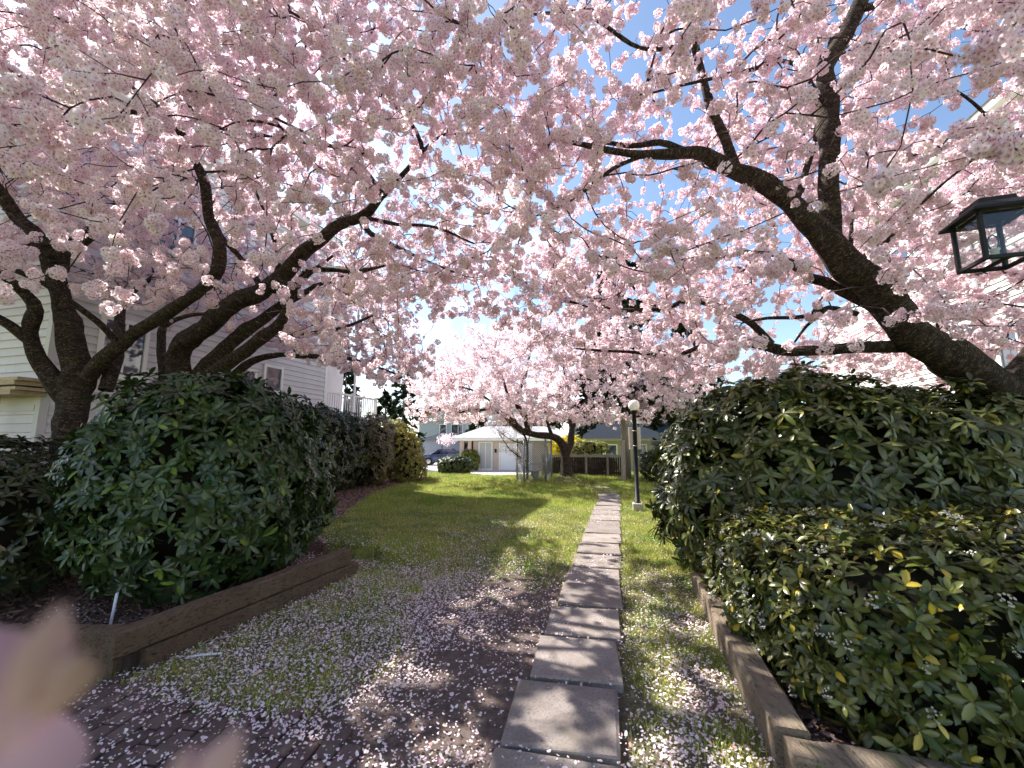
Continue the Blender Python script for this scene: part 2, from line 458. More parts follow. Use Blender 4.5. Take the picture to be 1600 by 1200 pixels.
def fields(x, y):
    """soil, mulch, pave, petal and grass weight of points on the ground"""
    n1 = vnoise(x, y, .9, 3.1); n2 = vnoise(x, y, 2.7, 9.4); n3 = vnoise(x, y, .45, 5.5); n4 = vnoise(x, y, 6.0, 1.4)
    side = path_side(x, y)
    # bare soil left of the path in front, thinning out with distance
    soil = sstep(-1.75, -.95, side + (n1 - .5) * 1.2) * (1 - sstep(.55, .8, side)) * (1 - sstep(4.3, 6.6, y + (n2 - .5) * 2.2))
    soil = np.maximum(soil, (1 - sstep(2.2, 3.1, y + (n2 - .5) * 1.2)) * (1 - sstep(.8, 1.1, side)))
    soil = np.maximum(soil, sstep(.55, .75, side) * sstep(.50, .75, n1 * .6 + n2 * .45) * (1 - sstep(4.5, 6.5, y)))
    soil = np.maximum(soil, sstep(.62, .8, n1) * .5 * (1 - sstep(7, 12, y)))
    soil = np.maximum(soil, .75 * np.exp(-((x - 2.15) ** 2 + (y - 16.0) ** 2) / 1.6))
    soil = np.maximum(soil, (.30 + .5 * sstep(.35, .65, n2)) * (1 - sstep(-.3, .2, side)) * (1 - sstep(5.2, 6.4, y)) * sstep(-3.4, -2.6, x))
    soil = np.clip(soil, 0, 1)
    # bark mulch under the hedges on the left and inside the raised beds
    edge = np.interp(y, [8.6, 10.5, 13, 15, 18, 20], [-3.4, -3.75, -4.15, -4.05, -3.65, -3.7]) + (n2 - .5) * .25
    mul = (1 - sstep(-.06, .06, x - edge)) * sstep(8.3, 8.8, y) * (1 - sstep(19.5, 20.3, y))
    lb = np.interp(y, [3.0, 5.0, 6.1], [-2.58, -1.92, -2.6])
    mul = np.maximum(mul, (1 - sstep(-.05, .05, x - lb)) * sstep(2.98, 3.05, y) * (1 - sstep(6.3, 6.6, y)))
    rb = np.interp(y, [1.9, 4.4, 6.5], [1.30, 1.92, 2.45])
    mul = np.maximum(mul, sstep(-.03, .05, x - rb) * sstep(1.85, 1.95, y) * (1 - sstep(6.6, 7.4, y)))
    pave = sstep(19.35, 19.5, y + (x + 2) * .02) * sstep(-2.05, -1.95, x + (y - 20) * .12) * (1 - sstep(1.15, 1.2, x)) * (1 - sstep(34, 35, y))
    pave = np.maximum(pave, sstep(22.6, 23, y) * (1 - sstep(48, 49, y)) * (1 - sstep(1.6, 2.0, x)) * sstep(-30, -29, x))
    grass = (1 - soil) * (1 - mul) * (1 - pave)
    # fallen petals
    drift = np.exp(-((x + 1.5) ** 2 / 1.0 + (y - 3.9) ** 2 / 1.5)) * 5.0
    drift += 9 * np.exp(-seg_d(x, y, (-2.4, 5.8), (-1.25, 5.28)) ** 2 / .05) * (seg_d(x, y, LE0, LE1) > .0)
    drift += 1.2 * np.exp(-seg_d(x, y, (-.6, 2.25), (1.0, 2.05)) ** 2 / .03)
    drift += 1.5 * np.exp(-seg_d(x, y, (-2.1, 2.85), (-1.0, 2.62)) ** 2 / .02)
    drift += 1.9 * np.exp(-seg_d(x, y, (1.0, 2.2), (1.55, 4.6)) ** 2 / .12)
    drift += 1.3 * np.exp(-((x + 1.2) ** 2 / 4.5 + (y - 7.4) ** 2 / 4.5))
    pet = (.42 + drift) * (.10 + 1.9 * n2 ** 2.2 + .7 * n4 ** 1.5) * (1 - .5 * sstep(9.0, 14.0, y)) * (1 - .9 * sstep(14, 17, y)) * (1 - mul * .55) * (1 - pave) * (1 - .55 * soil * (1 - sstep(5, 7, y)) * sstep(-1.5, -.8, side))
    pet = pet * (1 - .6 * sstep(.55, .7, side) * (1 - sstep(4.2, 5.2, y)) * 0)
    return soil, mul, pave, np.clip(pet, 0, 3), grass

xs, ys = axis(-9, 8, .09, 600), axis(.6, 22, .09, 900)
gx, gy = np.meshgrid(xs, ys)
gx, gy = gx.ravel(), gy.ravel()
near = (np.abs(gx) < 14) & (gy > 0) & (gy < 50)
att = {k: np.zeros(len(gx)) for k in ('soil', 'mulch', 'pave')}
s_, m_, p_, _, _ = fields(gx[near], gy[near])
att['soil'][near], att['mulch'][near], att['pave'][near] = s_, m_, p_
gz = hgt(gx, gy)
gz[near] += (vnoise(gx[near], gy[near], 3.0, 2.2) - .5) * .035 * (1 - p_) * sstep(.4, 1, np.abs(path_side(gx[near], gy[near]) - .3) + .35)
nx_, ny_ = len(xs), len(ys)
i_ = np.arange(ny_ - 1)[:, None] * nx_ + np.arange(nx_ - 1)[None, :]
GF = np.stack([i_, i_ + 1, i_ + nx_ + 1, i_ + nx_], -1).reshape(-1, 4)
g_me = mesh('ground', np.stack([gx, gy, gz], 1), GF, M['ground'], True)
for k, v in att.items():
    a = g_me.attributes.new(k, 'FLOAT', 'POINT'); a.data.foreach_set('value', v.astype(np.float32))
ground = props(link('ground', g_me), 'flat garden ground with lawn, bare soil and bark mulch', 'ground', kind='structure')

# stepping slab path
path = empty('path', (0, 0, 0), 'straight path of square concrete stepping slabs across the lawn', 'path', kind='structure')
slab_me = []
for k in range(5):
    V, F = bevbox((0, 0, 0), (1, 0, 0), (0, 1, 0), (0, 0, 1), (-.297, .297), (-.287, .287), (-.07, .0), .010)
    V = V + rng.normal(0, .006, V.shape) * np.array([1, 1, .3])
    slab_me.append(mesh('slab', V, F, M['slab']))
pos = S0 + np.array([.29, -.06, 0]) + PD * .30 - PD * .63
head = math.atan2(PD[0], PD[1])
for n in range(22):
    h = head
    if n > 15: h = head - (n - 15) * .06
    o = inst('slab', slab_me[n % 5], path, Matrix.Translation((pos[0] + rng.normal(0, .008), pos[1] + rng.normal(0, .004), float(hgt(pos[0], pos[1])) + .048 + rng.normal(0, .005))) @
             Matrix.Rotation(-h * .82 + rng.normal(0, .012), 4, 'Z') @ Matrix.Rotation(rng.normal(0, .007), 4, 'X') @ Matrix.Rotation(rng.normal(0, .007), 4, 'Y'))
    pos = pos + np.array([math.sin(h), math.cos(h), 0]) * .628

# brick pavers
bricks = empty('brick_paving', (0, 0, 0), 'weathered brown brick paving strewn with petals in the near left corner', 'paving', kind='structure')
bw, bl = .115, .235
bm = []
for k in range(5):
    V, F = bevbox((0, 0, 0), (1, 0, 0), (0, 1, 0), (0, 0, 1), (-bw / 2 + .005, bw / 2 - .005), (-bl / 2 + .005, bl / 2 - .005), (-.06, 0), .007)
    bm.append(mesh('brick', V + rng.normal(0, .002, V.shape), F, M['brick']))
ba = R(-6); bu, bv = np.array([math.cos(ba), math.sin(ba)]), np.array([-math.sin(ba), math.cos(ba)])
cells = []
for i in range(-60, 12):
    for j in range(-6, 16):
        c = bu * (i * bw) + bv * ((j + .5 * (i % 2)) * bl) + np.array([0, 1.2])
        cells.append((c[0], c[1]))
cells = np.array(cells)
ok = poly_in(BRICK_POLY, cells[:, 0], cells[:, 1])
qx, qy, _ = project(np.column_stack([cells, np.zeros(len(cells))]))
ok &= (qx > -130) & (qy < 1330) & (cells[:, 1] > 1.5)
for k, c in enumerate(cells[ok]):
    inst('brick', bm[k % 5], bricks, Matrix.Translation((c[0], c[1], .030 + rng.normal(0, .0035))) @ Matrix.Rotation(ba + rng.normal(0, .018), 4, 'Z') @
         Matrix.Rotation(rng.normal(0, .012), 4, 'X') @ Matrix.Rotation(rng.normal(0, .012), 4, 'Y'))

# ------------------------------------------------------------------ instancing by geometry nodes (only for what nobody could count)
def scatter(obj, protos):
    g = bpy.data.node_groups.new(obj.name + '_scatter', 'GeometryNodeTree')
    g.interface.new_socket('Geometry', in_out='INPUT', socket_type='NodeSocketGeometry')
    g.interface.new_socket('Geometry', in_out='OUTPUT', socket_type='NodeSocketGeometry')
    N, L = g.nodes, g.links
    gi, go = N.new('NodeGroupInput'), N.new('NodeGroupOutput')
    jn = N.new('GeometryNodeJoinGeometry')
    for p in protos:
        oi = N.new('GeometryNodeObjectInfo'); oi.inputs['Object'].default_value = p; oi.inputs['As Instance'].default_value = True
        L.new(oi.outputs['Geometry'], jn.inputs[0])
    ip = N.new('GeometryNodeInstanceOnPoints'); ip.inputs['Pick Instance'].default_value = True
    def named(n, t):
        a = N.new('GeometryNodeInputNamedAttribute'); a.data_type = t; a.inputs['Name'].default_value = n; return a.outputs['Attribute']
    L.new(gi.outputs[0], ip.inputs['Points']); L.new(jn.outputs[0], ip.inputs['Instance'])
    L.new(named('variant', 'INT'), ip.inputs['Instance Index'])
    L.new(named('turn', 'FLOAT_VECTOR'), ip.inputs['Rotation'])
    L.new(named('size', 'FLOAT_VECTOR'), ip.inputs['Scale'])
    L.new(ip.outputs[0], go.inputs[0])
    md = obj.modifiers.new('scatter', 'NODES'); md.node_group = g

def points_mesh(name, V, turn, size, variant):
    me = bpy.data.meshes.new(name)
    me.vertices.add(len(V)); me.vertices.foreach_set('co', np.asarray(V, np.float32).ravel())
    a = me.attributes.new('turn', 'FLOAT_VECTOR', 'POINT'); a.data.foreach_set('vector', np.asarray(turn, np.float32).ravel())
    a = me.attributes.new('size', 'FLOAT_VECTOR', 'POINT'); a.data.foreach_set('vector', np.asarray(size, np.float32).ravel())
    a = me.attributes.new('variant', 'INT', 'POINT'); a.data.foreach_set('value', np.asarray(variant, np.int32))
    me.update()
    return me

def proto(name, me):
    return bpy.data.objects.new(name, me)

# grass tufts
PALG = [((.09, .17, .020), (.34, .46, .07)), ((.10, .19, .022), (.53, .62, .11)), ((.11, .20, .022), (.65, .71, .14)), ((.14, .20, .03), (.74, .73, .19)), ((.14, .17, .03), (.58, .53, .17)), ((.08, .15, .02), (.26, .36, .06))]
def tuft(seed, n=11, h=.06, spread=.045, hue=0.0):
    r = np.random.default_rng(seed); V, F, C = [], [], []
    for k in range(n):
        a = r.uniform(0, 6.28); b = r.normal(0, spread, 2); hh = h * r.uniform(.55, 1.25); w = r.uniform(.0016, .0030)
        lean = r.uniform(.1, .75) * hh; dx, dy = math.cos(a), math.sin(a); px, py = -dy, dx
        base = np.array([b[0], b[1], -.005]); mid = base + [dx * lean * .35, dy * lean * .35, hh * .6]; tip = base + [dx * lean, dy * lean, hh]
        i = len(V)
        V += [base - np.array([px, py, 0]) * w, base + np.array([px, py, 0]) * w, mid + np.array([px, py, 0]) * w * .8, mid - np.array([px, py, 0]) * w * .8, tip]
        F += [(i, i + 1, i + 2, i + 3), (i + 3, i + 2, i + 4)]
        t = r.uniform(0, 1); c = np.array(PALG[seed][0]) * (1 - t) + np.array(PALG[seed][1]) * t
        if r.random() < .10: c = np.array([.26, .20, .10])
        C += [c] * 5
    return proto('grass_tuft', mesh('grass_tuft', V, F, M['grass'], col=np.array(C)))
tufts = [tuft(i) for i in range(6)]

def sample(n, x0, x1, y0, y1):
    return rng.uniform(x0, x1, n), rng.uniform(y0, y1, n)

GX, GY, GS = [], [], []
for (n, x0, x1, y0, y1, s) in ((26000, -3.6, 2.6, 2.0, 5.0, .85), (48000, -4.6, 4.2, 5.0, 10, 1.05), (30000, -6, 5.5, 10, 16, 1.35), (16000, -5, 9, 16, 21.5, 1.7)):
    x, y = sample(n, x0, x1, y0, y1)
    s_, m_, p_, _, gr = fields(x, y)
    side = path_side(x, y)
    far = y > 12.3
    onpath = (side > -.01) & (side < .61) & ~far
    bri = poly_in(BRICK_POLY, x, y)
    qx, qy, _ = project(np.column_stack([x, y, 0 * x]))
    k = (rng.random(n) < (gr * (1 - .9 * np.exp(-seg_d(x, y, (-2.4, 5.75), (-1.25, 5.25)) ** 2 / .04))) ** 1.3) & ~onpath & ~bri & (qx > -60) & (qx < 1660) & (qy < 1260)
    GX.append(x[k]); GY.append(y[k]); GS.append(np.full(k.sum(), s) * rng.uniform(.7, 1.25, k.sum()))
# a ragged fringe of grass in the slab joints
x, y = [], []
for n in range(20):
    c = S0 + PD * (.628 * n - .012)
    for q in range(26):
        if rng.random() < .55 and n > 1:
            w = c + PN * rng.uniform(0, .58) + PD * rng.normal(0, .006); x.append(w[0]); y.append(w[1])
x, y = np.array(x), np.array(y); GX.append(x); GY.append(y); GS.append(rng.uniform(.35, .6, len(x)))
GX, GY, GS = map(np.concatenate, (GX, GY, GS))
gzz = hgt(GX, GY)
gpat = .6 * vnoise(GX, GY, 1.3, 21.0) + .4 * vnoise(GX, GY, 4.2, 11.0)
gvar = np.array([5, 0, 1, 2, 3, 4])[np.clip((gpat - .30) * 15 + rng.normal(0, .8, len(GX)), 0, 5.9).astype(int)]
pm = points_mesh('grass', np.column_stack([GX, GY, gzz + .004]), np.column_stack([rng.normal(0, .12, len(GX)), rng.normal(0, .12, len(GX)), rng.uniform(0, 6.28, len(GX))]),
                 np.column_stack([GS, GS, GS * rng.uniform(.6, 1.15, len(GX)) * (.55 + .9 * gpat)]), gvar)
grass = props(link('grass', pm), 'short patchy spring grass growing over the lawn', 'grass', kind='stuff')
scatter(grass, tufts)

# fallen petals: one mesh of curled petals
def petal_field():
    X, Y, S = [], [], []
    for (n, x0, x1, y0, y1, s) in ((76000, -4.2, 2.2, 1.7, 5.2, 1.0), (76000, -4.4, 4.4, 5.2, 10, 1.15), (16000, -6, 5.5, 10, 16, 1.35)):
        x, y = sample(n, x0, x1, y0, y1)
        *_, pet, gr = fields(x, y)
        side = path_side(x, y)
        on = (side > 0) & (side < .6)
        pet = np.where(on, .06 + .22 * vnoise(x, y, 3, 4) ** 2, pet)
        bri = poly_in(BRICK_POLY, x, y)
        pet = np.where(bri, .34 + 1.1 * np.exp(-seg_d(x, y, (-2.2, 2.86), (-1.0, 2.45)) ** 2 / .01), pet)
        qx, qy, _ = project(np.column_stack([x, y, 0 * x]))
        k = (rng.random(n) < pet * .8) & (qx > -60) & (qx < 1660)
        X.append(x[k]); Y.append(y[k]); S.append(np.full(k.sum(), s))
    return map(np.concatenate, (X, Y, S))
fx, fy, fs = petal_field()
nP = len(fx)
side = path_side(fx, fy)
lift = np.where((side > 0) & (side < .6) & (fy < 14), .046, np.where(poly_in(BRICK_POLY, fx, fy), .037, .012 + rng.random(nP) ** 2 * .035))
r_ = (.0048 + .0072 * rng.random(nP) ** 1.5) * fs
big = rng.random(nP) < .07; r_ = np.where(big, r_ * 1.35, r_)
ang = np.arange(6) / 6 * 2 * math.pi
tpl = np.stack([np.cos(ang) * 1.0, np.sin(ang) * .74, .22 * np.cos(ang * 2)], 1)
a_ = rng.uniform(0, 6.28, nP); tl = rng.normal(0, .30, (nP, 2))
ca, sa = np.cos(a_), np.sin(a_)
ex = np.stack([ca, sa, tl[:, 0]], 1); ey = np.stack([-sa, ca, tl[:, 1]], 1)
PV = np.stack([fx, fy, hgt(fx, fy) + lift], 1)[:, None, :] + r_[:, None, None] * (tpl[None, :, 0:1] * ex[:, None] + tpl[None, :, 1:2] * ey[:, None] + tpl[None, :, 2:3] * np.array([0, 0, 1.]))
b_ = np.arange(nP)[:, None] * 6
PF = np.concatenate([b_ + np.array([[0, 1, 2, 3]]), b_ + np.array([[0, 3, 4, 5]])])
pc = np.array([.84, .745, .765]) + rng.normal(0, .03, (nP, 1)) + rng.normal(0, .02, (nP, 3))
old = rng.random(nP) < .12; pc[old] = np.array([.55, .38, .32]) + rng.normal(0, .05, (old.sum(), 3))
pink = rng.random(nP) < .18; pc[pink] = np.array([.80, .60, .65])
fallen = props(link('fallen_petals', mesh('fallen_petals', PV.reshape(-1, 3), PF, M['petal_ground'], col=np.repeat(np.clip(pc, .05, .9), 6, 0))),
               'pale pink cherry petals strewn over lawn, soil and paving', 'petals', kind='stuff')

# bark chips in the mulch bed
x, y = sample(30000, -6.2, -3.1, 8.6, 19.5)
_, m_, _, _, _ = fields(x, y)
k = rng.random(len(x)) < m_ * .6; x, y = x[k], y[k]
x2, y2 = sample(5000, 1.3, 2.4, 1.9, 4.6); _, m2, _, _, _ = fields(x2, y2); k = rng.random(len(x2)) < m2 * .6
x3, y3 = sample(9000, -5.2, -1.9, 3.0, 5.2); _, m3, _, _, _ = fields(x3, y3); k3 = rng.random(len(x3)) < m3 * .6
x, y = np.concatenate([x, x2[k], x3[k3]]), np.concatenate([y, y2[k], y3[k3]])
n = len(x); a_ = rng.uniform(0, 6.28, n); L_ = rng.uniform(.012, .035, n); W_ = rng.uniform(.005, .011, n)
ex = np.stack([np.cos(a_), np.sin(a_), rng.normal(0, .25, n)], 1); ey = np.stack([-np.sin(a_), np.cos(a_), rng.normal(0, .4, n)], 1)
c = np.stack([x, y, hgt(x, y) + .012 + rng.random(n) * .015], 1)
CV = np.stack([c - ex * L_[:, None] - ey * W_[:, None], c + ex * L_[:, None] - ey * W_[:, None], c + ex * L_[:, None] + ey * W_[:, None], c - ex * L_[:, None] + ey * W_[:, None]], 1).reshape(-1, 3)
cc = np.array([.20, .122, .092]) * rng.uniform(.35, 1.9, (n, 1)) + rng.normal(0, .01, (n, 3))
props(link('bark_mulch', mesh('bark_mulch', CV, np.arange(n * 4).reshape(-1, 4), M['mulch_chip'], col=np.repeat(np.clip(cc, .01, .5), 4, 0))),
      'reddish brown bark mulch chips under the hedges', 'mulch', kind='stuff')

# ------------------------------------------------------------------ timber edging
def timber(name, a, b, z0, z1, th, parent, seed):
    a = np.array([a[0], a[1], 0.]); b = np.array([b[0], b[1], 0.]); L = np.linalg.norm(b - a); u = (b - a) / L; v = np.array([-u[1], u[0], 0])
    n = max(3, int(L / .12)); r = np.random.default_rng(seed); V, F = [], []
    e = .012
    prof = [(-th / 2 + e, z0), (th / 2 - e, z0), (th / 2, z0 + e), (th / 2, z1 - e), (th / 2 - e, z1), (-th / 2 + e, z1), (-th / 2, z1 - e), (-th / 2, z0 + e)]
    for i in range(n + 1):
        for q, (s, z) in enumerate(prof):
            V.append(a + u * (L * i / n) + v * (s + r.normal(0, .0035)) + np.array([0, 0, z + r.normal(0, .003)]))
    for i in range(n):
        for q in range(8):
            F.append((i * 8 + q, i * 8 + (q + 1) % 8, i * 8 + 8 + (q + 1) % 8, i * 8 + 8 + q))
    F.append(tuple(range(8))[::-1]); F.append(tuple(range(n * 8, n * 8 + 8)))
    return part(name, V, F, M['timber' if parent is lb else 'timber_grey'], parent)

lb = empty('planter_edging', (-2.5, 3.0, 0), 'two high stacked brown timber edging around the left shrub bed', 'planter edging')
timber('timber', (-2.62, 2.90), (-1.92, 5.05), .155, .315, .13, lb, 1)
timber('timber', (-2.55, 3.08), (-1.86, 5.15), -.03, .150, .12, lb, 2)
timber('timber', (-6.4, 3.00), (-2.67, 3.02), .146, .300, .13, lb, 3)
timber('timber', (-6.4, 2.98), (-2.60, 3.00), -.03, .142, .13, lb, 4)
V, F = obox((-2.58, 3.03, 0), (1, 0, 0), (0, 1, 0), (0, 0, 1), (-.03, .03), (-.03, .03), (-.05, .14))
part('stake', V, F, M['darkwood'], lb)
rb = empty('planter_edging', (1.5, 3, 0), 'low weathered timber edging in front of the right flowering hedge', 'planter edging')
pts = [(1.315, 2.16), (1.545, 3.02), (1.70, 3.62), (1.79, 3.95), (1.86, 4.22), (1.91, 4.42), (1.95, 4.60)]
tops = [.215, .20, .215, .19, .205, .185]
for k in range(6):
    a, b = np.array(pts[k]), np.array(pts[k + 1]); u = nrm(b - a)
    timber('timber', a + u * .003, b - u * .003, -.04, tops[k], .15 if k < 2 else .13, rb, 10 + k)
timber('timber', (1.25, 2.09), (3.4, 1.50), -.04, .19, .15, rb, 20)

# white pipe standing in the left bed and a white stick lying by it
b = G(170, 985, .02)
V, F = ctube([b + [0, 0, -.05], b + [.015, .02, .30]], .011, 10)
thing('white_pipe', V, F, M['pvc'], 'short white plastic pipe standing upright in the left shrub bed', 'pipe', smooth=True)
a, c = G(292, 1027, .03), G(347, 1021, .03)
V, F = ctube(np.array([a, (a + c) / 2 + [0, 0, .004], c]), .0085, 10)
thing('white_stick', V, F, M['pvc'], 'white plastic stick lying on the petals beside the left timber', 'stick', smooth=True)

# ------------------------------------------------------------------ cherry blossom clusters
def pompon(seed, nfl=24, rad=.050, fl=.021):
    r = np.random.default_rng(seed); V, F, C = [], [], []
    for k in range(nfl):
        zz = 1 - 2 * (k + .5) / nfl; ph = k * 2.39996 + r.normal(0, .2); rr = math.sqrt(max(0, 1 - zz * zz))
        d = nrm(np.array([rr * math.cos(ph), rr * math.sin(ph), zz]) + r.normal(0, .16, 3))
        c = d * rad * r.uniform(.72, 1.12) * np.array([1, 1, .92])
        ax = nrm(d + r.normal(0, .25, 3))
        u = nrm(np.cross(ax, [.3, .5, .8])); v = np.cross(ax, u); a0 = r.uniform(0, 6.28); s = fl * r.uniform(.85, 1.12); cup = r.uniform(.12, .6)
        tone = r.uniform(0, 1)
        inner = np.array([.74, .32, .42]) * (1 - tone) + np.array([.83, .50, .58]) * tone  # pink petal bases, deepened further for the shade between petals
        outer = np.array([.89, .74, .79]) * (1 - tone) + np.array([.93, .86, .885]) * tone
        for q in range(5):
            a = a0 + q * 1.2566; e = u * math.cos(a) + v * math.sin(a); w = -u * math.sin(a) + v * math.cos(a)
            i = len(V)
            V += [c + e * s * .12, c + e * s * .62 + w * s * .50 + ax * s * cup * .38, c + e * s * .62 - w * s * .50 + ax * s * cup * .38,
                  c + e * s * 1.0 + w * s * .24 + ax * s * cup * .8, c + e * s * 1.0 - w * s * .24 + ax * s * cup * .8]
            F += [(i, i + 2, i + 1), (i + 1, i + 2, i + 4, i + 3)]
            C += [inner, outer, outer, outer, outer]
        i = len(V)                     # stamens and the red calyx behind
        V += [c + ax * s * .28, c + u * s * .15, c - u * s * .08 + v * s * .13, c - u * s * .08 - v * s * .13, c - ax * s * .5]
        F += [(i, i + 1, i + 2), (i, i + 2, i + 3), (i, i + 3, i + 1), (i + 4, i + 2, i + 1), (i + 4, i + 3, i + 2), (i + 4, i + 1, i + 3)]
        C += [np.array([.36, .15, .13])] + [np.array([.30, .08, .09])] * 3 + [np.array([.12, .07, .03])]
    return mesh('blossom_cluster', V, F, M['petal'], col=np.array(C))
POMS = [pompon(i, 22 + 2 * i, .046 + .003 * i) for i in range(5)]
POM_PROTO = [proto('blossom_cluster_source', m) for m in POMS]
def far_pompon(seed):                  # light version for the tree at the end of the path
    r = np.random.default_rng(seed); V, F, C = [], [], []
    for k in range(30):
        d = nrm(r.normal(0, 1, 3)); c = d * .055; a = nrm(r.normal(0, 1, 3) + d); u = nrm(np.cross(a, [.2, .6, .7])); v = np.cross(a, u); s = .021; i = len(V)
        V += [c - u * s, c - v * s, c + u * s, c + v * s]; F += [(i, i + 1, i + 2, i + 3)]
        t = r.random(); C += [np.array([.84, .64, .69]) * (1 - t) + np.array([.94, .87, .88]) * t] * 4
    return proto('far_cluster_source', mesh('far_cluster', V, F, M['petal'], col=np.array(C)))
FAR_PROTO = [far_pompon(i) for i in range(4)]

# ------------------------------------------------------------------ cherry trees: traced limbs, twigs grown to fill the crown
def limb(rows):                        # rows of (px, py, Y, radius px)
    out = []
    for px, py, Y, r in rows:
        p = P(px, py, Y); _, _, zc = project(p)
        out.append([*p, r * (.70 if Y < 12 else .74) / FPX * zc[0]])
    return np.array(out)

